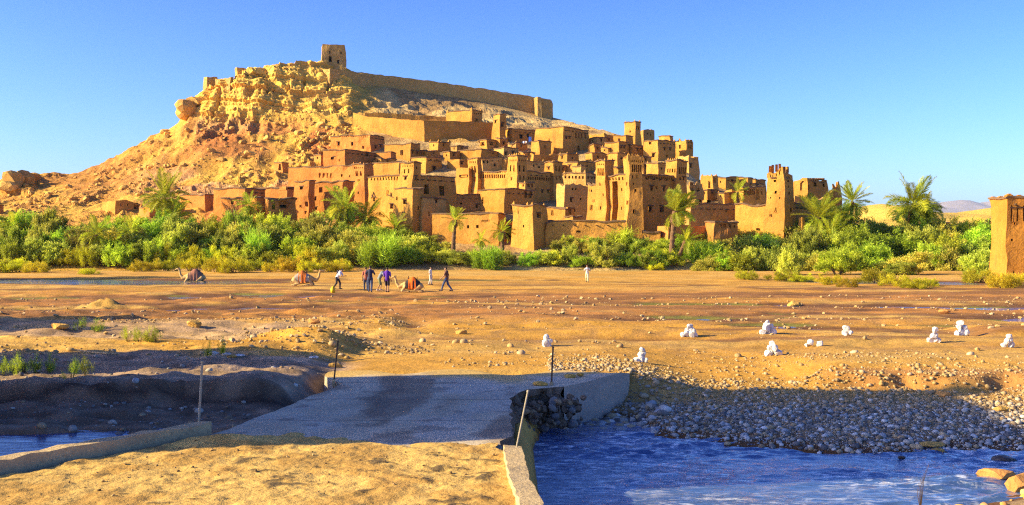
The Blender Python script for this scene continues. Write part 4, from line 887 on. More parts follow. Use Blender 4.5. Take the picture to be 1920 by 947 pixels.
# ------------------------------------------------------------------ vegetation
def bush_mesh(name, seed, nspr, lobes, mat, ll, lw, up, slen, h=1.0, per=6, spread=1.0):
    """crown of unit half-width: many small leaves on sprigs; lobes = (x, y, z, r)"""
    g = np.random.default_rng(seed); lob = np.array(lobes)
    # sprigs gather in tufts, so that lit plumes stand against dark gaps
    nt = max(12, nspr//22); wgt = lob[:, 3]**2; ti = g.choice(len(lob), nt, p=wgt/wgt.sum())
    td = g.normal(size=(nt, 3)); td[:, 2] = np.abs(td[:, 2])*1.0-.45; td /= np.linalg.norm(td, axis=1, keepdims=True)
    tp = lob[ti, :3]+td*(lob[ti, 3]*(.75+.4*g.random(nt)))[:, None]; tp[:, 2] = np.maximum(tp[:, 2], .04)
    tv = g.normal(size=nt)*.22
    idx = g.integers(nt, size=nspr); d = td[idx]
    p0 = tp[idx]+g.normal(size=(nspr, 3))*np.array([.075, .075, .06])*spread; p0[:, 2] = np.maximum(p0[:, 2], .02)
    dr = d*.45+np.array([0, 0, up])+g.normal(size=(nspr, 3))*.3; dr /= np.linalg.norm(dr, axis=1, keepdims=True)
    L = slen*(.6+.8*g.random(nspr))
    t = np.linspace(0, 1, per)[None, :, None]
    p = p0[:, None]+dr[:, None]*L[:, None, None]*t
    ld = dr[:, None]*.8+g.normal(size=(nspr, per, 3))*.65; ld /= np.linalg.norm(ld, axis=-1, keepdims=True)
    sd_ = np.cross(ld, g.normal(size=ld.shape)); sd_ /= np.linalg.norm(sd_, axis=-1, keepdims=True)
    l_ = ll*(.7+.6*g.random((nspr, per, 1))); w_ = lw*(.7+.6*g.random((nspr, per, 1)))
    a = p; b = p+ld*l_*.5+sd_*w_*.5; c = p+ld*l_; e = p+ld*l_*.5-sd_*w_*.5
    V = np.stack([a, b, c, e], 2).reshape(-1, 3)
    nq = nspr*per; f = np.arange(nq*4).reshape(-1, 4)
    cv = np.clip(.40+tv[idx][:, None]+.15*g.normal(size=(nspr, 1))+.12*g.normal(size=(nspr, per))+.25*t[..., 0], 0, 1)  # paler towards the sprig ends: sunlit tips put into the leaf colour
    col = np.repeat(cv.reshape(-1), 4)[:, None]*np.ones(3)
    return mesh_np(name, V, f, mat, False, col)
def lobeset(seed, n, flat=.75, tall=1.0):
    g = np.random.default_rng(seed); out = [(0, 0, .45*tall, .55)]
    for _ in range(n):
        a = g.random()*6.28; r = .25+.4*g.random(); out.append((math.cos(a)*r, math.sin(a)*r, (.1+.7*g.random())*tall*flat+.08, .22+.2*g.random()))
    for k in range(6): out.append((math.cos(k*1.05+.3)*.55, math.sin(k*1.05+.3)*.55, .13+.1*g.random(), .34))
    return out
def stems_mesh(seed, n=6, h=.9):
    g = random.Random(seed); b = MB()
    for k in range(n):
        a = g.random()*6.28; x, y = math.cos(a), math.sin(a); r = .25+.4*g.random()
        b.tube([(x*.05, y*.05, -.1), (x*r*.5, y*r*.5, h*.45), (x*r, y*r, h*(.7+.3*g.random()))], [.03, .02, .008], 5)
    return b.mesh('stem', M['stem'])
SH = []     # (crown, stems, kind)
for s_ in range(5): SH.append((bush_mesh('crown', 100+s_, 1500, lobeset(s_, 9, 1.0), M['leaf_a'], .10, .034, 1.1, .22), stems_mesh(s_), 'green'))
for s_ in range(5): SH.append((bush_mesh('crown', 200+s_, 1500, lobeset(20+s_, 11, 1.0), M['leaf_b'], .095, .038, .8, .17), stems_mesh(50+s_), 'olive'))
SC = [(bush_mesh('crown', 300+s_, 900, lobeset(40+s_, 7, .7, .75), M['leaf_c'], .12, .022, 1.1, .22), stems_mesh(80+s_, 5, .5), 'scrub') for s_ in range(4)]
WISP = [(bush_mesh('crown', 360+s_, 260, lobeset(70+s_, 5, .8, .8), M['leaf_a'], .13, .02, 1.0, .3, spread=1.6), stems_mesh(95+s_, 8, .8), 'green') for s_ in range(2)]
REED = [(bush_mesh('crown', 330+s_, 420, [(random.uniform(-.5,.5), random.uniform(-.3,.3), .12, .3) for _ in range(5)], M['leaf_a'], .42, .028, 2.6, .8, per=5), stems_mesh(90+s_, 7, 1.1), 'reed') for s_ in range(2)]
BUSH = []
def bush(px, py, topy, wpx, kind, p=None, row=''):
    pool = {'green': SH[:5], 'olive': SH[5:], 'scrub': SC, 'reed': REED, 'wisp': WISP}[kind]
    cr, st, _ = random.choice(pool)
    p = p or onhill(px, py); k = p.y/F
    h = max(.5, (py-topy)*k); w = wpx*k/2
    BUSH.append((row, 'green' if kind == 'wisp' else kind, px, p, w, h, cr, st))
topc = lambda x: float(np.interp(x, [-40,0,60,100,200,300,400,500,600,680,740,800,850,930,1000,1040,1100,1150,1220,1250,1300,1350,1400,1450,1500,1600,1700,1780,1860,1900],
                                     [402,405,392,395,415,402,400,408,404,420,428,440,452,460,468,452,440,438,450,452,446,424,428,430,416,412,416,418,410,500]))
def row(name, x0, x1, step, by, jit, rel, kinds, wr, minh=26):
    x = x0
    while x < x1:
        px = x+random.uniform(-.3, .3)*step; b_ = (by(px) if callable(by) else by)+random.uniform(-jit, jit)
        tp = topc(px)+rel*(b_-topc(px))+random.uniform(-8, 8)+(random.random() < .3)*random.uniform(8, 26)
        tp = min(tp, b_-minh)
        bush(px, b_, tp, random.uniform(*wr), random.choice(kinds), None, name)
        x += step*random.uniform(.8, 1.2)
row('back', -30, 800, 22, 458, 8, 0.02, ['green','olive','green'], (50, 78))
row('middle', -30, 850, 25, 481, 6, .32, ['green','olive','olive'], (46, 76))
row('front', -20, 640, 29, 498, 4, .55, ['green','olive','scrub','green'], (40, 70))
row('front', 640, 1040, 30, 496, 4, .5, ['green','olive','olive'], (38, 60))
row('back', 1050, 1290, 24, 470, 5, .03, ['olive','green','olive'], (44, 66))
row('front', 1045, 1262, 26, 497, 5, .38, ['olive','green'], (42, 62))
row('back', 1290, 1880, 21, 462, 5, .0, ['olive','green','olive'], (56, 84))
row('middle', 1300, 1860, 25, 490, 5, .22, ['olive','olive','green'], (56, 84))
row('front', 1330, 1850, 30, 512, 4, .50, ['olive','olive','green'], (50, 82))
for (px, py, h, w) in ((-10,511,24,70),(30,510,26,70),(68,511,22,52),(215,503,28,50),(235,503,22,44),(270,509,24,60),(310,508,22,56),(355,506,24,56),(405,510,30,60),(440,511,28,56),(470,508,24,48),(505,509,20,44),(545,510,30,60),(575,511,26,50),(618,510,24,56),(640,508,22,40),
                       (1400,524,18,44),(1470,526,18,60),(1500,528,16,50),(1560,533,20,56),(1590,538,18,46),(1640,531,28,70),(1680,536,22,66),(1720,541,20,60),(1745,536,16,40),(1835,530,26,60),(1880,540,30,60),(1905,536,24,50),(165,514,12,36),(1225,507,16,40)):
    bush(px, py, py-h, w, 'scrub', onbed(px, py), 'scrub')
for (px, py, h, w) in ((926,506,46,44),(905,504,38,36),(735,500,62,50),(1160,470,44,60),(1315,497,50,60),(480,500,70,50),(700,502,56,46)): bush(px, py, py-h, w, 'reed', None, 'reed')
for (px, py, h, w) in ((45,699,32,36),(66,699,36,30),(30,702,20,30),(135,708,40,36),(92,699,20,28),(160,704,14,26),(5,704,16,30)): bush(px, py, py-h, w, 'wisp', onbed(px, py), 'near')
for (px, py, h, w) in ((262,641,22,30),(278,640,18,26),(180,622,14,40),(292,640,14,22),(240,640,12,26),(388,668,12,20),(415,664,12,20),(150,618,12,30)): bush(px, py, py-h, w, 'wisp', onbed(px, py), 'bar')
rowtxt = {'back': 'in the thicket back row', 'middle': 'in the thicket middle row', 'front': 'in the thicket front row', 'scrub': 'low on the sand before the thicket',
          'reed': 'standing among the riverbank bushes', 'near': 'on the shaded near left bank', 'bar': 'on the stony bar at left'}
kindtxt = {'green': 'bushy green shrub', 'olive': 'pale olive green shrub', 'scrub': 'yellow green scrub tuft', 'reed': 'tall green reed clump'}
cnt = {}; ext = {}
for (row_, kind, px, p, w, h, cr, st) in sorted(BUSH, key=lambda a: a[2]):
    k = cnt[(row_, kind)] = cnt.get((row_, kind), 0)+1
    nm = {'green': 'shrub', 'olive': 'olive_shrub', 'scrub': 'scrub_tuft', 'reed': 'reed_clump'}[kind]
    t = thing(nm, '%s %s, %s such from left' % (kindtxt[kind], rowtxt[row_], ordw(k)), 'shrub' if kind != 'reed' else 'reeds', p-Vector((0,0,.05)), 'bushes along the riverbank' if row_ not in ('near','bar') else 'small bushes on the river bed', random.uniform(0, 6.28))
    if cr.name not in ext: a_ = np.array([v.co[:] for v in cr.vertices]); ext[cr.name] = (np.percentile(np.abs(a_[:, :2]), 97), np.percentile(a_[:, 2], 99.3))
    ew, eh = ext[cr.name]; t.scale = (w/ew, w/ew*random.uniform(.8, 1.1), h/eh)
    link('crown', cr, t); link('stem', st, t)

# --- palms
def frond_mesh(seed, droop, mat, stiff=0.0):
    g = random.Random(seed); V = []; Fq = []; cv = []
    n = 26; pts = []
    for i in range(n+1):
        t = i/n; pts.append(Vector((t*math.cos(.1)*(1-.25*droop*t), 0, .35*t*(1+stiff)-droop*t*t*.75)))
    def quad(a, b, c, d, k):
        s_ = len(V); V.extend([a, b, c, d]); Fq.append((s_, s_+1, s_+2, s_+3)); cv.extend([k]*4)
    for i in range(n):
        w = .011*(1-i/n)+.003; a, b = pts[i], pts[i+1]
        quad(a+Vector((0,-w,0)), a+Vector((0,w,0)), b+Vector((0,w,0)), b+Vector((0,-w,0)), .75)
        if i < 3: continue
        t = i/n; L = .27*math.sin(math.pi*min(1, .12+t*.93))**.7+.03; d = (b-a).normalized()
        for sgn in (-1, 1):
            for q in (0, .5):
                o_ = a.lerp(b, q); dr = (d*.75+Vector((0, sgn*.75, .28+g.uniform(-.2,.12)))).normalized(); e = o_+dr*L*g.uniform(.8, 1.1)-Vector((0,0,.05*g.random()))
                m_ = o_.lerp(e, .45); wv = d.cross(dr).cross(dr).normalized()*.0105
                quad(o_, m_+wv, e, m_-wv, min(1, max(0, .5+g.gauss(0, .2))))
    return mesh_np('frond', np.array([tuple(v) for v in V]), np.array(Fq), mat, False, np.array(cv)[:, None]*np.ones(3))
FR = {'up': [frond_mesh(1, .10, M['leaf_p'], .6), frond_mesh(2, .25, M['leaf_p'], .4)], 'mid': [frond_mesh(3, .5, M['leaf_p']), frond_mesh(4, .7, M['leaf_p'])], 'low': [frond_mesh(5, 1.1, M['leaf_p']), frond_mesh(6, .95, M['leaf_p'])], 'dry': [frond_mesh(7, 1.2, M['leaf_d']), frond_mesh(8, 1.0, M['leaf_d'])]}
def palm(label, px, basey, crowny, topy, wpx, n=26, lean=(0, 0), wind=0.0, p=None, dry=5, thick=.22, name='palm_tree'):
    """crowny: photo row of the crown's heart; wind > 0 bends the fronds towards +x"""
    p = p or onhill(px, basey); k = p.y/F; g = random.Random(int(px*7+basey))
    H = max(.3, (basey-crowny)*k); L = max(.5*wpx*k, 1.0)*1.3
    t = thing(name, label, 'palm', p, 'date palms along the riverbank')
    b = MB(); m = 18; tip = Vector((lean[0]*k, lean[1], H)); pts = []; rad = []
    for i in range(m+1):
        s_ = i/m; pts.append(Vector((tip.x*s_**1.6, tip.y*s_, -.4+(H+.4)*s_))); rad.append(thick*(1.15-.3*s_)*(1.0 if i % 2 else .86)*(1.35 if s_ > .85 else 1))
    b.tube(pts, rad, 10); link('trunk', b.mesh('trunk', M['trunk']), t)
    n = int(n*1.35)
    for i in range(n):
        s_ = i/max(1, n-1); az = i*2.39996+g.uniform(-.25, .25)
        el = R(62-104*s_**.85+g.uniform(-9, 9)); kind = 'up' if s_ < .15 else 'mid' if s_ < .75 else 'low'
        if wind:
            d = Vector((math.cos(az)*math.cos(el)+wind*.9, math.sin(az)*math.cos(el)*.8, math.sin(el)+.55*wind)).normalized(); az = math.atan2(d.y, d.x); el = math.asin(max(-1, min(1, d.z))); kind = 'up' if s_ < .7 else 'mid'
        f = link('frond', g.choice(FR[kind]), t, tip); sc = L*g.uniform(.85, 1.1)*(.8 if kind == 'low' else 1); f.scale = (sc, sc*.95, sc)
        f.rotation_euler = Euler((g.uniform(-.5, .5), -el+.3, az), 'XYZ')
    for i in range(dry):
        az = g.uniform(0, 6.28); f = link('dry_frond', g.choice(FR['dry']), t, tip-Vector((0,0,.15))); sc = L*g.uniform(.5, .7); f.scale = (sc, sc, sc); f.rotation_euler = (g.uniform(-.4,.4), R(35+30*g.random()), az)
palm('big dark green palm rising highest on the left', 308, 440, 372, 340, 86, 34, dry=4, thick=.3)
palm('leafy palm crown just below the big dark palm', 328, 448, 408, 385, 66, 26, dry=2)
palm('thin palm crown standing before the low orange annex', 464, 440, 386, 362, 52, 20, lean=(3,0), dry=5)
palm('second low palm right of the thin palm crown', 512, 438, 402, 380, 46, 16, dry=6)
palm('dusty palm with hanging dry fronds below the left kasbah', 645, 446, 390, 355, 78, 32, lean=(2,0), dry=12, thick=.26)
palm('shaggy dark palm leaning out right of the dusty palm', 688, 446, 410, 380, 66, 26, dry=6)
palm('low palm with a broad crown at the foot of the left kasbah', 742, 452, 428, 408, 62, 22, dry=3)
palm('small upswept palm on a dark trunk before the river wall', 849, 492, 412, 378, 44, 16, lean=(4,0), wind=.35, dry=3, thick=.28)
palm('short upswept palm in front of the red river door', 942, 480, 434, 404, 42, 16, wind=.12, dry=3, thick=.26)
palm('little palm tuft between the two upswept palms', 902, 476, 452, 434, 36, 14, dry=2)
palm('tall windswept palm before the great right kasbah', 1258, 498, 396, 354, 76, 26, lean=(8,0), wind=.75, dry=9, thick=.34)
palm('short leaning palm beside the tall windswept palm', 1268, 498, 452, 430, 48, 16, lean=(18,0), wind=.4, dry=4, thick=.26)
palm('bright fan palm before the roofless house', 1536, 470, 408, 366, 84, 26, wind=.15, dry=5, thick=.34, lean=(0,0))
palm('dark bushy palm right of the bright fan palm', 1577, 470, 412, 378, 66, 24, dry=5, thick=.3)
palm('palm with arching crown above the bushes near the spike ruin', 1594, 466, 378, 350, 66, 22, lean=(4,0), wind=.25, dry=5)
palm('low arching palm fronds spilling below the bright fan palm', 1556, 476, 446, 426, 84, 18, wind=.5, dry=0)
palm('large lone palm against the sand hills on the right', 1714, 462, 384, 342, 96, 36, dry=9, thick=.36)
palm('small palm crown at the foot of the lone palm', 1738, 460, 398, 376, 60, 20, dry=5)
palm('spiky young palm among the right hand bushes', 1790, 466, 424, 408, 34, 14, dry=0)
palm('dark low palm among the left bushes', 181, 492, 440, 410, 64, 22, dry=3)
palm('dark young palm left of the big dark palm', 245, 480, 434, 412, 56, 20, dry=2)
palm('palm tuft at the far left of the thicket', 26, 462, 424, 402, 52, 18, dry=2)
palm('palm crown behind the bushes at the great kasbah', 1160, 458, 436, 422, 50, 16, dry=1)
palm('bright young palm growing inside the arcaded court', 1383, 392, 360, 340, 42, 14, wind=.3, dry=0)
palm('pale palm tuft inside the shaded courtyard house', 533, 402, 388, 376, 24, 10, dry=0)
# trees on the near left bank, out of frame
for (x, y, h, lab) in ((-62, 96, 13, 'tall shade tree on the far left bank beyond the picture'), (-56, 84, 11, 'rounded shade tree on the left bank beyond the picture')):
    t = thing('shade_tree', lab, 'tree', (x, y, -.4)); t.scale = (3.2, 2.2, h/1.1); link('crown', SH[7][0], t); link('trunk', SH[7][1], t)

# ------------------------------------------------------------------ rocks and pebbles
def rock_arrays(seed, sub, angular):
    g = np.random.default_rng(seed); bm = bmesh.new(); bmesh.ops.create_icosphere(bm, subdivisions=sub, radius=1)
    V = np.array([v.co[:] for v in bm.verts]); Fc = np.array([[v.index for v in f.verts] for f in bm.faces]); bm.free()
    if angular:
        for _ in range(9):      # plane cuts make flat facets
            n = g.normal(size=3); n /= np.linalg.norm(n); d = .45+.4*g.random(); h = V@n; V = V-np.where(h > d, h-d, 0)[:, None]*n
    V = V*(1+.10*vnoise(V[:,0]*1.7+seed*3, V[:,1]*1.7, V[:,2]*1.7)[:, None])
    V = V*np.array([1, .72+.25*g.random(), (.62 if angular else .5)+.2*g.random()])
    return V, Fc
RK = [rock_arrays(s_, 2, True) for s_ in range(7)]; RK0 = [rock_arrays(s_+20, 1, True) for s_ in range(6)]
PB = [rock_arrays(s_+40, 2, False) for s_ in range(6)]; PB1 = [rock_arrays(s_+50, 1, False) for s_ in range(6)]
rock_me = [mesh_np('boulder', v, f, M['rock'], False) for v, f in RK]
def rotmats(n, g, tilt):
    a = g.random(n)*6.283; b = g.normal(size=n)*tilt; c = g.normal(size=n)*tilt
    ca, sa, cb, sb, cc, sc = np.cos(a), np.sin(a), np.cos(b), np.sin(b), np.cos(c), np.sin(c); Z = np.zeros(n); O = np.ones(n)
    Rz = np.stack([ca,-sa,Z, sa,ca,Z, Z,Z,O], -1).reshape(n,3,3); Rx = np.stack([O,Z,Z, Z,cb,-sb, Z,sb,cb], -1).reshape(n,3,3); Ry = np.stack([cc,Z,sc, Z,O,Z, -sc,Z,cc], -1).reshape(n,3,3)
    return Rz@Rx@Ry
def scatter_mesh(name, pos, size, variants, mat, g, cols=None, smooth=False, tilt=.35):
    Vs, Fs, Cs = [], [], []; off = 0
    idx = g.integers(len(variants), size=len(pos)); Rm = rotmats(len(pos), g, tilt)
    for k, (v, f) in enumerate(variants):
        m = np.where(idx == k)[0]
        if not len(m): continue
        W = np.einsum('nij,vj->nvi', Rm[m], v)*size[m, None, None]+pos[m, None]
        Vs.append(W.reshape(-1, 3)); Fs.append((f[None]+(np.arange(len(m))*len(v))[:, None, None]).reshape(-1, 3)+off); off += len(m)*len(v)
        if cols is not None: Cs.append(np.repeat(cols[m], len(v), 0))
    return link(name, mesh_np(name, np.concatenate(Vs), np.concatenate(Fs), mat, smooth, np.concatenate(Cs) if cols is not None else None))
# boulders on the slope: sample photo columns and rows of the open hillside
cand = []
g = np.random.default_rng(5)
while len(cand) < 1150:
    px = g.uniform(-30, 680); lo = np.interp(px, [-30,60,130,200,270,330,380,440,560,640,680], [352,345,338,312,275,238,205,198,205,215,222]); hi = np.interp(px, [-30,200,350,480,540,600,640,680], [402,398,388,345,320,300,262,245])
    py = g.uniform(lo, hi)
    if g.random() > .18+.82*(vnoise(np.array([px/38.]), np.array([py/22.]), np.array([0.5]))[0] > -.05): continue
    h = hill_bvh.ray_cast(Vector((0,0,CZ)), ray(px, py).normalized())[0]
    if h is None: continue
    s_ = .15+.42*g.random()**3.0+(g.random() < .07)*g.uniform(.3, .8); cand.append((s_, h, px, py))
cand.sort(key=lambda a: -a[0])
for (px, py, s_) in ((352,205,3.0),(341,214,2.3),(366,196,2.5),(310,248,2.2),(316,252,1.4),(28,345,3.4),(48,340,2.8),(12,352,2.4),(470,290,2.0),(455,270,1.6),(395,285,1.7),(415,300,1.5),(500,262,1.7),(235,355,1.6),(90,368,1.7),(130,352,1.3),(560,252,1.7),(600,238,2.0),(640,232,1.7),(655,214,1.5),(625,262,1.5),(585,300,1.6),(545,308,1.5),(610,216,1.8),(632,200,1.6)):
    h = hill_bvh.ray_cast(Vector((0,0,CZ)), ray(px, py).normalized())[0]
    if h is None: h = P(px, py, 238)
    cand.insert(0, (s_*(1 if px < 60 or 330 < px < 370 else .72), h, px, py))
for k, (s_, h, px, py) in enumerate(cand[:300]):
    r_ = link('boulder', rock_me[k % 7], None, h+Vector((0,0,s_*.12)))
    r_.scale = (s_, s_*random.uniform(.8,1.1), s_*random.uniform(.8,1.15)); r_.rotation_euler = (random.gauss(0,.35), random.gauss(0,.35), random.uniform(0,6.28))
    zn = 'by the rock outcrop at far left' if px < 110 else 'on the long left shoulder of the hill' if px < 300 else 'just under the yellow cliff' if py < 250 else 'above the red houses' if px > 500 else 'above the orange houses' if py > 320 else 'on the middle of the steep slope'
    tag(r_, '%s angular boulder %s' % ('large' if s_ > 1.25 else 'medium' if s_ > .8 else 'small', zn), 'boulder', 'boulders '+zn)
rest = cand[300:]
sc = scatter_mesh('slope_rubble', np.array([tuple(c[1]) for c in rest]), np.array([c[0] for c in rest]), RK0, M['rock'], g); tag(sc, 'small angular rubble strewn over the open slope', 'rubble', kind='stuff')

# river pebbles: gravel bar on the right, stones over the bed
def scatter_bed(n, region, size, dens):
    pts = []; tot = 0
    while tot < n:
        X = g.uniform(region[0], region[1], 4*n); Y = g.uniform(region[2], region[3], 4*n)
        k = (g.random(4*n) < dens(X, Y)) & (np.abs(X) < .60*Y)
        pts.append(np.stack([X[k], Y[k]], -1)); tot += k.sum()
    p = np.concatenate(pts)[:n]; return p, size(p[:,0], p[:,1], g.random(n))
def bar_dens(X, Y):
    d = Y-y_far(X); c = fbm(X/2.5, Y/1.8, 31, 3)
    return np.where(X > .9, sm(-.3, .4, d)*np.clip(sm(8.5, 3.5, d+1.5*c)+.12*sm(.1,.4,c), 0, 1)*np.where(d > 4, .6, 1), 0)*(1-sm(.2,1.0,X)*sm(2.9,2.4,X)*sm(25.0,24.6,Y)*sm(22.8,23.2,Y)*.8)
p1, s1 = scatter_bed(24000, (.5, 17, 20, 32), lambda X, Y, u: .012+.06*u**8+.012*u, bar_dens)
near_d = lambda X, Y: np.where(X > 5, sm(-.7, .2, y_near(X)-Y), 0)
p2, s2 = scatter_bed(220, (5, 12, 13, 19.5), lambda X, Y, u: .03+.13*u**4, near_d)
def bed_d(X, Y): c = fbm(X/6, Y/3, 33, 3); return np.clip(.10+.9*sm(.0, .45, c), 0, 1)*np.where((X > -6) & (X < 2) & (Y < 29), .05, 1)*sm(26, 29, Y)
p3, s3 = scatter_bed(4200, (-34, 34, 26.5, 66), lambda X, Y, u: (.016+.12*u**10+.014*u)*(.7+.3*Y/40), bed_d)
def mound_d(X, Y): d = np.sqrt(((X+5.6)/3.4)**2+((Y-32.4)/2.6)**2); return sm(1.25, .7, d)
p4, s4 = scatter_bed(900, (-9.5, -2, 29, 36), lambda X, Y, u: .022+.10*u**5, mound_d)
def leftbar_d(X, Y): c = fbm(X/3, Y/2, 35, 3); return np.where(X < -4.5, sm(-.1, .4, c), 0)
p5, s5 = scatter_bed(1500, (-24, -4.5, 33, 46), lambda X, Y, u: .028+.09*u**5, leftbar_d)
p6, s6 = scatter_bed(450, (1.0, 3.6, 22.6, 26), lambda X, Y, u: .03+.12*u**3.5, lambda X, Y: sm(.0,.35, np.abs(Y-(22.6+.95*(X-1.0)))*-1+1.0))
p7, s7 = scatter_bed(700, (-2, 13, 26.5, 34), lambda X, Y, u: .02+.06*u**5, lambda X, Y: np.clip(sm(-.2,.3, fbm(X/3, Y/2.0, 41, 3)), .05, 1))
p9, s9 = scatter_bed(1500, (-16, -4.6, 19.3, 31), lambda X, Y, u: .012+.07*u**8+.012*u, lambda X, Y: np.clip(.15+sm(.0, .4, fbm(X/2, Y/1.2, 43, 3)), 0, 1))
pp = np.concatenate([p1, p2, p3, p4, p5, p6, p7, p9]); ss = np.concatenate([s1, s2, s3, s4, s5, s6, s7, s9])
pal = np.array([[.44,.40,.33],[.56,.49,.38],[.26,.24,.21],[.76,.71,.62],[.42,.28,.15],[.16,.15,.14],[.54,.40,.22],[.44,.45,.44]])
pc = pal[g.integers(len(pal), size=len(pp))]*(.85+.3*g.random((len(pp), 1)))
sunlit_k = sm(24.3, 28, pp[:,1]+.12*pp[:,0])[:, None]; pc = pc*.82; pc = pc*(1-sunlit_k*.72)+np.array([.50,.315,.10])*sunlit_k*.72  # sun and shade put into stone colour: tan past the shade edge, greyer before
nk_ = (sm(20.2, 19.2, pp[:,1])*sm(3, 5, pp[:,0]))[:, None]; pc = pc*(1-.75*nk_)+np.array([.62,.36,.10])*(.8+.5*g.random((len(pp), 1)))*nk_*.75
pz = gz(pp[:,0], pp[:,1])+ss*.22
pos = np.column_stack([pp, pz]); app = ss/pp[:,1]
order = np.argsort(-app); big, small = order[:300], order[300:]
peb_me = []
sunlit_me = []  # stone copies tinted as sunlit, used past the shade edge
for k in range(8):
    v, f = PB[k % 6]; peb_me.append(mesh_np('pebble', v, f, M['pebble'], True, np.broadcast_to(pal[k]*.82, (len(v), 3)))); sunlit_me.append(mesh_np('pebble', v, f, M['pebble'], True, np.broadcast_to(pal[k]*.28+np.array([.50,.315,.10])*.7, (len(v), 3))))
warm_me = []
for k in range(6):
    v, f = PB[k]; warm_me.append(mesh_np('pebble', v, f, M['pebble'], True, np.broadcast_to(np.array([(.62,.34,.09),(.66,.42,.14),(.56,.27,.07),(.60,.45,.22),(.50,.30,.12),(.68,.40,.08)][k]), (len(v), 3))))
for i in big:
    o_ = link('river_stone', (warm_me[int(g.integers(6))] if pos[i][0] > 4 and pos[i][1] < 20 else (sunlit_me if pos[i][1] > 25.6-.12*pos[i][0] else peb_me)[int(g.integers(8))]), None, pos[i]); s_ = float(ss[i]); o_.scale = (s_, s_*random.uniform(.85,1.1), s_*random.uniform(.9,1.3)); o_.rotation_euler = (random.gauss(0,.25), random.gauss(0,.25), random.uniform(0,6.28))
    z_ = ('rounded river stone lying on the gravel bar right of the ford', 'stones of the gravel bar') if 0.4 < pos[i][0] and pos[i][1] > y_far(pos[i][0])-.5 and pos[i][1] < 31 else ('sunlit rounded stone at the near water edge on the right', 'stones at the near water edge') if pos[i][0] > 4 and pos[i][1] < 20 else ('loose rounded stone on the open sandy river bed', 'stones of the river bed')
    tag(o_, z_[0], 'stone', z_[1])
nearm = small[pp[small,1] < 30]; farm = small[pp[small,1] >= 30]
sc = scatter_mesh('gravel', pos[nearm], ss[nearm], PB1, M['pebble'], g, pc[nearm], True, .25); tag(sc, 'rounded grey and tan gravel beside the ford', 'gravel', kind='stuff')
sc = scatter_mesh('gravel', pos[farm], ss[farm], RK0, M['pebble'], g, pc[farm], False, .25); tag(sc, 'loose pebbles strewn across the sandy river bed', 'gravel', kind='stuff')

# clods and small stones on the drifted sand of the near deck
n8 = 900; X8 = g.uniform(-8.5, 0, n8); Y8 = g.uniform(12, 17.2, n8); k8 = (X8 > np.interp(Y8, deckY, xl_)+.3) & (X8 < np.interp(Y8, deckY, xr_)-.2) & (fbm(X8*.8, Y8*.8, 71, 3) > -.25)
X8, Y8 = X8[k8], Y8[k8]; s8 = .006+.03*g.random(len(X8))**4
Z8 = SZ[np.clip(np.searchsorted(dy, Y8), 0, len(dy)-1), np.clip(((X8-np.interp(Y8, dy, el))/np.interp(Y8, dy, er-el)*(len(sx_)-1)).astype(int), 0, len(sx_)-1)]
sc = scatter_mesh('clods', np.column_stack([X8, Y8, Z8+s8*.2]), s8, RK0, M['pebble'], g, np.array([.42,.27,.11])*(.35+.9*g.random((len(X8), 1))), False); tag(sc, 'dry clods and grit on the sandy near end of the ford', 'gravel', kind='stuff')
# single stones one can point at
def stone(label, px, py, s_, mat='rock', z=None, flat=1.0, name='boulder', v=0, rz=0.0):
    p = onbed(px, py) if z is None else P(px, py, (CZ-z)*F/(py-HY))
    me = rock_me[v].copy(); me.materials[0] = M[mat]
    o_ = link(name, me, None, p+Vector((0,0,s_*.25*flat))); o_.scale = (s_, s_*.8, s_*flat); o_.rotation_euler = (0, 0, rz); return tag(o_, label, 'stone')
M['rock_o'] = earth('orange_boulder', (.62,.31,.09), (.55,.25,.07), 2, bump=.6, fine=6, dist=.06, c3=(.4,.18,.06))
M['rock_w'] = earth('wet_dark_boulder', (.07,.05,.045), (.10,.075,.06), 3, rough=.45, bump=.4, fine=9, dist=.03)
stone('orange boulder lit in the river at the lower right', 1866, 897, .36, 'rock_o', -.92, .62, v=1)
stone('orange boulder cut by the right edge of the picture', 1920, 918, .30, 'rock_o', -.9, 1.1, v=2)
stone('dark wet boulder above the orange one in the river', 1884, 866, .26, 'rock_w', -.95, .6, v=3)
stone('small dark wet stone alone in the river', 1225, 847, .11, 'rock_w', -.92, .6, v=4, name='wet_stone')
stone('small reddish dark stone at the gravel bar tip in the water', 1690, 861, .10, 'rock_w', -.90, .7, v=5, name='wet_stone')
stone('flat pale slab of rock on the gravel bar edge', 1742, 836, .30, 'rock', None, .4, v=6)
stone('rounded tan rock beside the flat slab at the water', 1757, 848, .16, 'rock', None, .7, v=0)
stone('golden stone at the foot of the right cut bank', 1768, 743, .20, 'rock_o', None, .8, v=1)
stone('brown rounded stone below the right cut bank', 1880, 770, .22, 'rock', None, .6, v=2)
stone('flat stone lying on the ford by the right post', 1014, 721, .20, 'rock', .01, .45, v=3)
stone('two lobed stone on the far edge of the ford', 1066, 707, .19, 'rock', .01, .45, v=4)
stone('small round stone on the far edge of the ford', 1088, 705, .13, 'rock', .01, .6, v=5)
stone('upright tan stone on the left stony bar', 362, 612, .34, 'rock', None, 1.0, v=0)
stone('squat tan block on the left part of the bed', 112, 616, .42, 'rock', None, .6, v=1)
stone('golden stone on top of the stony mound', 592, 607, .30, 'rock_o', None, .8, v=2)
stone('tan stone at the foot of the left far post', 630, 688, .22, 'rock', None, .6, v=3)
stone('dark based tan stone in the middle of the bed', 862, 626, .30, 'rock', None, .7, v=4)
stone('yellowish rock on the far right sand', 1770, 588, .40, 'rock_o', None, .6, v=5)
stone('small upright rock in the middle distance', 1488, 574, .40, 'rock', None, 1.1, v=6)
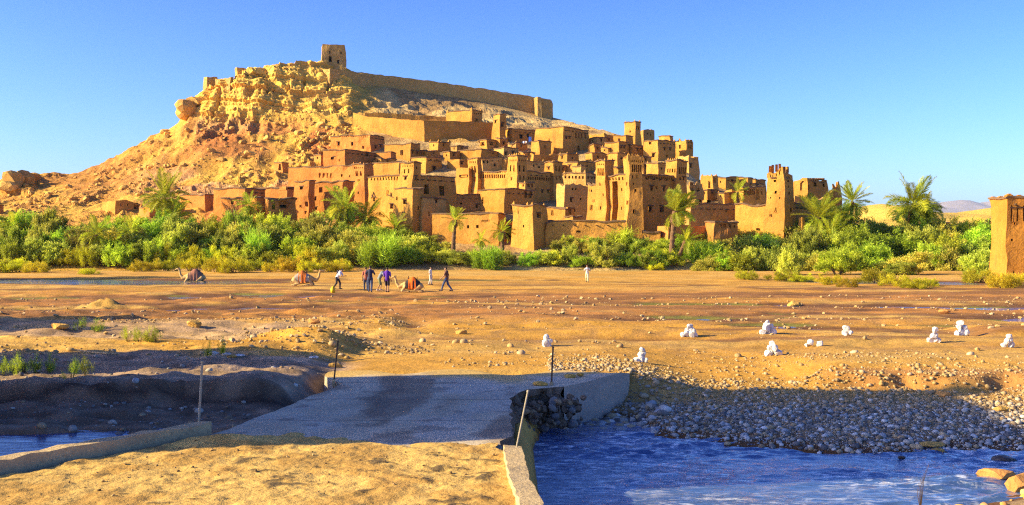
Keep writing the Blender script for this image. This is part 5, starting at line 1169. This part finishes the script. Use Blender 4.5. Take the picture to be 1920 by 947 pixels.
# rubble at the ford's broken corner
rock_g = []
for v_, f_ in RK[:3]: rock_g.append(mesh_np('stone', v_, f_, M['abut'], False))
rb = thing('rubble_heap', 'heap of rounded stones spilling from the ford broken corner', 'rubble', (.5, 22.7, -.9))
for k in range(80):
    u = random.random(); X = .12+1.35*u+random.uniform(-.1,.15); zt_ = -.18-.55*random.random(); Y = 22.0+1.15*u-.55*(-zt_)*.6+random.uniform(-.1,.1)
    r_ = link('stone', (peb_me[2:3]+peb_me[4:6]+rock_g+rock_g)[k % 9], rb, Vector((X, Y, zt_))-Vector((.5,22.7,-.9))); s_ = random.uniform(.05, .13); r_.scale = (s_, s_*.9, s_*1.2); r_.rotation_euler = (random.gauss(0,.5), random.gauss(0,.5), random.uniform(0,6))
# bright stones of the left channel
for (x, y, lab) in ((402,664,'pale stone at the end of the left sandy lip'),(425,667,'pale stone next to the sandy lip at left'),(447,668,'pale flat stone furthest right on the sandy lip'),(590,672,'pale stone by the left far post'),(436,670,'small pale stone under the sandy lip')):
    stone(lab, x, y, .16, 'white' if x != 436 else 'rock', None, .55, v=int(x) % 7)

# whitewashed cairns
W_ = [mesh_np('stone', v*np.array([1,1.1,1.12]), f, M['white'], False) for k, (v, f) in enumerate(RK[:6])]
def cairn(label, px, py, stones):
    p = onbed(px, py); k = p.y/F; t = thing('white_cairn', label, 'cairn', p, 'whitewashed marker stones')
    for i, (dx, dz, s_) in enumerate(stones):
        o_ = link('stone', W_[(i+int(px)) % 6], t, (dx*k, random.uniform(-.08,.08), dz*k)); o_.scale = (s_*k, s_*k, s_*k*1.35); o_.rotation_euler = (random.uniform(-.3,.3), random.uniform(-.3,.3), random.uniform(0,6))
cairn('white cairn nearest the river with a tall top stone', 1204, 679, [(-11,3,8),(-2,4,9),(7,4,7),(-1,13,8),(3,15,7),(1,23,6)])
cairn('broad white heap of many stones left of the others', 1294, 631, [(-13,3,7),(-6,4,8),(2,4,8),(10,4,7),(-7,11,7),(2,11,8),(8,10,6),(-2,18,6),(2,21,4)])
cairn('white cairn with a broad base behind the nearest ones', 1440, 626, [(-10,3,8),(0,4,10),(9,4,8),(-2,13,10),(5,13,7),(0,20,6)])
cairn('white cairn with spreading base at the centre right', 1450, 666, [(-13,3,8),(-3,4,10),(8,4,10),(-3,12,9),(4,14,8),(0,21,7)])
cairn('two round white stones lying side by side', 1527, 649, [(-8,6,8),(8,5,8),(-15,1,4)])
cairn('small white cairn of three stones in the back row', 1588, 629, [(-4,5,7),(6,4,6),(-2,14,8)])
cairn('white cairn with three base stones on the right', 1752, 642, [(-8,4,8),(2,4,8),(9,4,6),(-2,13,8),(3,14,6),(0,22,8)])
cairn('tall bulging white cairn in the right back row', 1802, 629, [(-10,4,7),(0,5,8),(9,5,8),(-3,14,8),(6,14,8),(0,22,8)])
cairn('white cairn furthest right near the picture edge', 1890, 651, [(-7,4,7),(6,4,8),(-2,12,7),(2,13,6),(0,20,7)])
cairn('single upright white block behind the right ford post', 1026, 650, [(-3,8,9),(4,9,8),(0,17,8),(0,5,10)])

# marker posts
def post(label, b_, t_, mat, rad, z=.0):
    p = P(b_[0], b_[1], (CZ-z)*F/(b_[1]-HY)); q = P(t_[0], t_[1], p.y)
    o_ = thing('marker_post', label, 'post', p); b = MB(); b.tube([Vector((0,0,-.3)), Vector((0,0,0)), q-p], rad, 8); link('rod', b.mesh('rod', M[mat]), o_)
    b = MB(); d = (q-p); b.tube([d*.985, d*1.012], rad*1.35, 8); link('cap', b.mesh('cap', M[mat]), o_)
    b = MB(); b.tube([Vector((0,0,-.1)), Vector((0,0,.06))], [rad*3, rad*2], 8); link('footing', b.mesh('footing', M['kerb']), o_)
post('grey metal post at the end of the left kerb', (372,812), (379,678), 'metal', .021, .0)
post('rusty thin post at the far left corner of the ford', (626,716), (634,640), 'rust', .018)
post('dark thin post at the far right of the ford', (1034,721), (1037,651), 'rust', .019)
post('pale leaning rod by the ford broken right edge', (963,866), (990,733), 'metal', .014, -.05)
# small things on the bed
def lump(label, px, py, s_, mat, name, cat):
    b = MB(); b.tube([(0,0,0), (0,0,s_*1.1), (0,0,s_*1.35), (0,0,s_*1.7)], [s_*.55, s_*.6, s_*.3, s_*.22], 10); b.tube([(s_*.3,0,s_*1.2), (s_*.55,0,s_*1.5), (s_*.2,0,s_*1.65)], s_*.07, 6)
    o_ = link(name, b.mesh(name, M[mat], True), None, onbed(px, py)); return tag(o_, label, cat)
M['yellow'] = plain('yellow_plastic', (.75,.5,.02), .5)
lump('small yellow jerrycan left of the standing visitors', 624, 549, .26, 'yellow', 'jerrycan', 'jerrycan')
b = MB(); pts = [onbed(147,660), onbed(170,664), onbed(200,666), onbed(224,668)]; b.tube([p+Vector((0,0,.05)) for p in pts], .022, 6)
tag(link('branch', b.mesh('branch', M['kerb'])), 'long pale stick lying on the shaded left bank', 'stick')
b = MB()
for k in range(5):
    x0 = 1728-6*k*.3; b.tube([P(1726,960,15), P(1726+k*3-6,925-6*k,15), P(1722+k*5,905-9*k,15)], [.006,.004,.002], 4)
tag(link('dry_twig', b.mesh('dry_twig', M['stem'])), 'thin dark dry twig in front of the river at lower right', 'twig')
# laundry on the upper terrace
M['blue'] = plain('blue_cloth', (.05,.14,.55), .9); M['cloth_w'] = plain('white_cloth', (.75,.75,.75), .9)
for (px, py, w, h, mt, lab) in ((955,251,4,9,'blue','blue cloth hanging by the open fronted house'), (993,265,5,9,'blue','bright blue cloth hanging on the laundry terrace'), (983,271,8,5,'cloth_w','white cloth heaped on the laundry terrace')):
    p = onhill(px, py+h/2); k = p.y/F; nx, nz = 9, 6; Vv = np.array([[(i/(nx-1)-.5)*w*k, .06*math.sin(i*1.4), (j/(nz-1))*h*k] for i in range(nx) for j in range(nz)])
    me = mesh_np('cloth', np.concatenate([Vv, Vv+[0,.03,0]]), np.concatenate([grid_faces(nx, nz), grid_faces(nx, nz)[:, ::-1]+nx*nz]), M[mt], True)
    tag(link('hanging_cloth', me, None, p+Vector((0,-2.5,.2))), lab, 'cloth')

# ------------------------------------------------------------------ people and camels
def remesh(parts, voxel, name, mat):
    """parts: (a, b, ra, rb) tapered limbs or (centre, (rx, ry, rz)) masses, fused into one skin"""
    bm = bmesh.new()
    for q in parts:
        if len(q) == 4:
            a, b, ra, rb = Vector(q[0]), Vector(q[1]), q[2], q[3]; d = b-a
            mt = Matrix.Translation((a+b)/2) @ d.to_track_quat('Z', 'Y').to_matrix().to_4x4()
            bmesh.ops.create_cone(bm, cap_ends=True, segments=12, radius1=ra, radius2=rb, depth=d.length, matrix=mt)
            for c, r_ in ((a, ra), (b, rb)): bmesh.ops.create_icosphere(bm, subdivisions=2, radius=r_, matrix=Matrix.Translation(c))
        else:
            s_ = q[1]; mt = Matrix.Translation(Vector(q[0])) @ (Matrix.Rotation(q[2], 4, 'Y') if len(q) > 2 else Matrix()) @ Matrix.Diagonal((*s_, 1)); bmesh.ops.create_icosphere(bm, subdivisions=2, radius=1, matrix=mt)
    me = bpy.data.meshes.new(name); bm.to_mesh(me); bm.free(); me.materials.append(mat); me['voxel'] = voxel
    return me
def fuse_all():
    """one pass over the figures: fuse each one's masses into a continuous skin"""
    todo = [o_ for o_ in C.objects if o_.type == 'MESH' and 'voxel' in o_.data.keys()]
    for o_ in todo:
        md = o_.modifiers.new('r', 'REMESH'); md.mode = 'VOXEL'; md.voxel_size = o_.data['voxel']
        sm_ = o_.modifiers.new('s', 'SMOOTH'); sm_.iterations = 3; sm_.factor = .5
    dg = bpy.context.evaluated_depsgraph_get(); new = [bpy.data.meshes.new_from_object(o_.evaluated_get(dg)) for o_ in todo]
    for o_, me in zip(todo, new):
        o_.modifiers.clear(); old = o_.data; o_.data = me; mt = old.materials[0]; me.materials.clear(); me.materials.append(mt)
        me.polygons.foreach_set('use_smooth', [True]*len(me.polygons)); bpy.data.meshes.remove(old)
M['skin'] = plain('skin', (.36,.20,.12), .6); M['hair'] = plain('dark_hair', (.03,.02,.015), .7)
cloth_cache = {}
def cl(c):
    if c not in cloth_cache: cloth_cache[c] = plain('cloth', c, .9)
    return cloth_cache[c]
def person(label, px, py, hpx, face, shirt, legs, shorts=False, lean=0.0, stride=.12, arms='down', bag=None, hat=None, shoe=(.08,.06,.05)):
    p = onbed(px, py); Hh = hpx*p.y/F; k = Hh/1.76
    t = thing('person', label, 'person', p, None, face); t.scale = (k, k, k)
    # local frame: x = forward, y = left
    hip = Vector((0, 0, .92)); ch = Vector((lean*.52, 0, 1.40-.18*lean*lean)); sh = Vector((lean*.58, 0, 1.44-.2*lean)); hd = sh+Vector((.05+lean*.12, 0, .20)); 
    body, top, bot = [], [], []
    for s_ in (-1, 1):
        st = stride*s_; h_ = hip+Vector((0, .09*s_, 0)); kn = Vector((st*.65+.06+lean*.10, .10*s_, .50)); an = Vector((st*1.5-.03, .10*s_, .09)); toe = an+Vector((.16, .02*s_, -.055))
        body += [(h_, kn, .085, .055), (kn, an, .055, .036), (an, toe, .038, .03)]
        bot += [(h_, kn, .105, .082)] if shorts else [(h_, kn, .105, .078), (kn, an+Vector((0,0,.03)), .078, .062)]
        s0 = sh+Vector((0, .19*s_, -.03))
        if arms == 'down': e = s0+Vector((-.02, .06*s_, -.30)); w = e+Vector((.10, .0, -.25))
        elif arms == 'front': e = s0+Vector((.10, .03*s_, -.26)); w = e+Vector((.24, -.06*s_, .02))
        elif arms == 'swing': e = s0+Vector((.12*s_, .05*s_, -.28)); w = e+Vector((.14+.10*s_, 0, -.20))
        else: e = s0+Vector((.02, .12*s_, -.26)); w = e+Vector((.10, -.12*s_, .14))
        d = (w-e).normalized(); body += [(s0, e, .050, .040), (e, w, .040, .028), (w, w+d*.07, .036, .034)]
        side = d.cross(Vector((0,0,1))); side = side.normalized() if side.length > .1 else Vector((0,1,0))
        for f in range(4): a = w+d*.075+side*(.033-.022*f); body.append((a, a+d*(.062+.012*(f in (1,2)))+Vector((0,0,-.012)), .011, .009))
        body.append((w+d*.02+side*.03, w+d*.06+side*.06, .012, .010))
        top += [(s0, s0.lerp(e, .75), .066, .060)]
    body += [(hip, ch, .12, .13), (sh, hd-Vector((0,0,.08)), .055, .05), (hd, (.085, .07, .115)), (hd+Vector((.088,0,-.01)), (.02,.014,.024)), (hd+Vector((.0,.072,-.01)), (.02,.012,.03)), (hd+Vector((.0,-.072,-.01)), (.02,.012,.03)), (hd+Vector((.05,0,-.075)), (.035,.04,.03))]
    top += [(hip+Vector((0,0,.02)), ch, .145, .155), (ch, sh+Vector((0,0,-.05)), .155, .13), (sh+Vector((0,.15,-.04)), sh+Vector((0,-.15,-.04)), .075, .075), (hip+Vector((0,.05,-.02)), hip+Vector((0,-.05,-.02)), .125, .125)]
    bot += [(hip+Vector((0,.06,.0)), hip+Vector((0,-.06,.0)), .115, .115)]
    link('body', remesh(body, .013, 'body', M['skin']), t)
    link('shirt', remesh(top, .022, 'shirt', cl(shirt)), t); link('shorts' if shorts else 'trousers', remesh(bot, .02, 'trousers', cl(legs)), t)
    link('hair', remesh([(hd+Vector((-.018,0,.035)), (.086,.078,.10))], .016, 'hair', cl(hat) if hat else M['hair']), t)
    for s_ in (-1, 1):
        an = Vector((stride*s_*1.5-.03, .10*s_, .05)); link('shoe', remesh([(an+Vector((-.04,0,0)), an+Vector((.17,.02*s_,-.012)), .05, .042)], .018, 'shoe', cl(shoe)), t)
    if bag:
        q = ch+Vector((-.20, 0, -.02)); link('backpack', remesh([(q, (.11,.14,.22)), (q+Vector((-.07,0,-.07)), (.06,.10,.10))], .02, 'backpack', cl(bag)), t)
navy, jean = (.035,.04,.075), (.06,.085,.16)
person('person in white shirt and dark trousers stooping forward while walking', 632, 542, 41, R(-15), (.72,.70,.74), (.04,.035,.04), lean=.55, stride=.16, arms='front', bag=(.05,.045,.06))
person('person in red shirt half hidden behind the navy shirt', 686, 545, 44, R(100), (.35,.12,.08), (.05,.06,.10), stride=.08)
person('tall person in navy shirt and jeans with back to camera', 694, 548, 50, R(92), navy, jean, stride=.10, arms='hips')
person('person in grey shirt and olive shorts leaning over a camera', 711, 545, 43, R(20), (.22,.25,.27), (.20,.22,.10), shorts=True, lean=.45, stride=.10, arms='front', shoe=(.6,.55,.5))
person('person in purple shirt and black shorts with back to camera', 726, 548, 47, R(80), (.10,.03,.30), (.02,.015,.03), shorts=True, stride=.07)
person('person in pale white clothes standing by the camel keeper', 807, 534, 33, R(-20), (.68,.66,.58), (.62,.58,.48), stride=.06, hat=(.25,.15,.08))
person('person in brown vest and jeans striding before the bushes', 837, 546, 45, R(170), (.14,.07,.045), jean, stride=.24, arms='swing')
person('person in dark top and pale trousers standing alone at the bank', 1101, 529, 32, R(-100), (.60,.58,.52), (.66,.60,.34), stride=.10, arms='hips', hat=(.05,.03,.03))
M['camel'] = earth('camel_hair', (.56,.37,.15), (.46,.29,.11), 4, bump=.4, fine=14, dist=.03, var=.05)
M['mane'] = plain('dark_camel_hair', (.07,.045,.03), .9)
def camel(label, px, py, lpx, flip, blanket, stripe):
    p = onbed(px, py); k = lpx*p.y/F/3.1
    t = thing('camel', label, 'camel', p, 'resting camels on the river bed', 0 if not flip else math.pi); t.scale = (k, k, k)
    # local: head towards -x, kneeling
    B_ = [((0,0,.62), (.95,.42,.44)), ((-.5,0,.66), (.5,.36,.40)), ((.55,0,.58), (.5,.38,.38)), ((.08,0,1.05), (.48,.22,.28)), ((.05,0,.92), (.66,.30,.30))]
    B_ += [((-.85,0,.66), (-1.22,0,.52), .24, .17), ((-1.22,0,.52), (-1.48,0,.85), .17, .12), ((-1.48,0,.85), (-1.56,0,1.25), .12, .10), ((-1.56,0,1.25), (-1.62,0,1.42), .10, .10)]
    B_ += [((-1.60,0,1.44), (-1.78,0,1.43), .115, .10), ((-1.78,0,1.43), (-1.98,0,1.36), .095, .07), ((-1.56,.08,1.52), (-1.53,.11,1.60), .03, .018), ((-1.56,-.08,1.52), (-1.53,-.11,1.60), .03, .018)]
    for s_ in (-1, 1):
        B_ += [((-.62,.26*s_,.55), (-.95,.30*s_,.14), .17, .10), ((-.95,.30*s_,.13), (-.42,.32*s_,.08), .095, .07), ((-.42,.32*s_,.08), (-.30,.32*s_,.06), .08, .07)]
        B_ += [((.72,.26*s_,.55), (.28,.40*s_,.26), .25, .13), ((.28,.40*s_,.24), (.98,.40*s_,.10), .11, .075), ((.98,.40*s_,.09), (.70,.44*s_,.06), .075, .08)]
    B_ += [((1.02,0,.62), (1.16,0,.30), .045, .025)]
    link('body', remesh(B_, .035, 'body', M['camel']), t)
    link('mane', remesh([((-1.2,0,.40), (-1.46,0,.66), .07, .05), ((-1.53,0,1.50), (-1.60,0,1.56), .06, .05)], .025, 'mane', M['mane']), t)
    def drape(x0, x1, sc_, low, mat, name, g_=1.0):
        nx, na = 12, 24; V = []
        for i in range(nx):
            x = x0+(x1-x0)*i/(nx-1)
            hx = .62+.44*math.sqrt(max(.02, 1-(x/.98)**2)); hump = .27*math.exp(-((x-.08)/.38)**2); wy = .44*math.sqrt(max(.05, 1-(x/1.1)**2))+.05
            for j in range(na):
                a = -1+2*j/(na-1); s_ = abs(a); y = math.copysign(wy*min(1, (s_*1.9))**.7, a)*sc_ if s_ > 0 else 0; zt_ = (hx+hump+.07)*sc_; z = zt_-(zt_-low)*max(0, (s_-.18)/.82)**1.15
                V.append((x, y*(1+.06*math.sin(i*1.3)*s_), z))
        V = np.array(V); f = grid_faces(nx, na); V2 = V*np.array([1,.96,.985]); e = [[i*na, (i+1)*na, (i+1)*na+nx*na, i*na+nx*na] for i in range(nx-1)]+[[(i+1)*na-1, (i+2)*na-1, (i+2)*na-1+nx*na, (i+1)*na-1+nx*na] for i in range(nx-1)]+[[j, j+1, j+1+nx*na, j+nx*na] for j in range(na-1)]
        return link(name, mesh_np(name, np.concatenate([V, V2]), np.concatenate([f, f[:, ::-1]+nx*na, np.array(e)]), mat, True), t)
    drape(-.62, .72, 1.0, .42, cl(stripe), 'saddle_pad'); bl = drape(-.36, .36, 1.035, .30, cl(blanket), 'blanket')
    b = MB(); b.tube([(-.36,-.2,1.28), (-.36,0,1.5), (-.36,.2,1.28), (.46,.2,1.2), (.46,0,1.42), (.46,-.2,1.2), (-.36,-.2,1.28)], .04, 6); link('saddle_frame', b.mesh('saddle_frame', M['wood']), t)
    b = MB(); b.tube([(-1.66,-.12,1.5), (-1.66,0,1.56), (-1.66,.12,1.5), (-1.9,.0,1.28), (-1.66,-.12,1.5)], .018, 5); link('halter', b.mesh('halter', M['wood']), t)
camel('resting camel at left with a dull red saddle blanket', 366, 531, 58, False, (.30,.13,.08), (.22,.12,.08))
camel('resting camel facing right with an orange saddle blanket', 568, 536, 62, True, (.62,.17,.03), (.30,.26,.22))
camel('resting camel beside the visitors with a bright orange blanket', 773, 548, 62, False, (.80,.16,.02), (.045,.035,.035))
fuse_all()

# ------------------------------------------------------------------ dry air: far things fade a little to blue
hz = MB(); hz.box((0, 6200, 205), (50000, 14000, 430)); hm = bpy.data.materials.new('haze_air'); hm.use_nodes = True
hn = hm.node_tree.nodes; hn.clear(); ho = hn.new('ShaderNodeOutputMaterial'); pv = hn.new('ShaderNodeVolumePrincipled')
pv.inputs['Color'].default_value = (.48, .70, 1.0, 1); pv.inputs['Density'].default_value = 4.5e-5; pv.inputs['Anisotropy'].default_value = .1
hm.node_tree.links.new(pv.outputs[0], ho.inputs['Volume'])
tag(link('haze', hz.mesh('haze', hm)), kind='stuff')
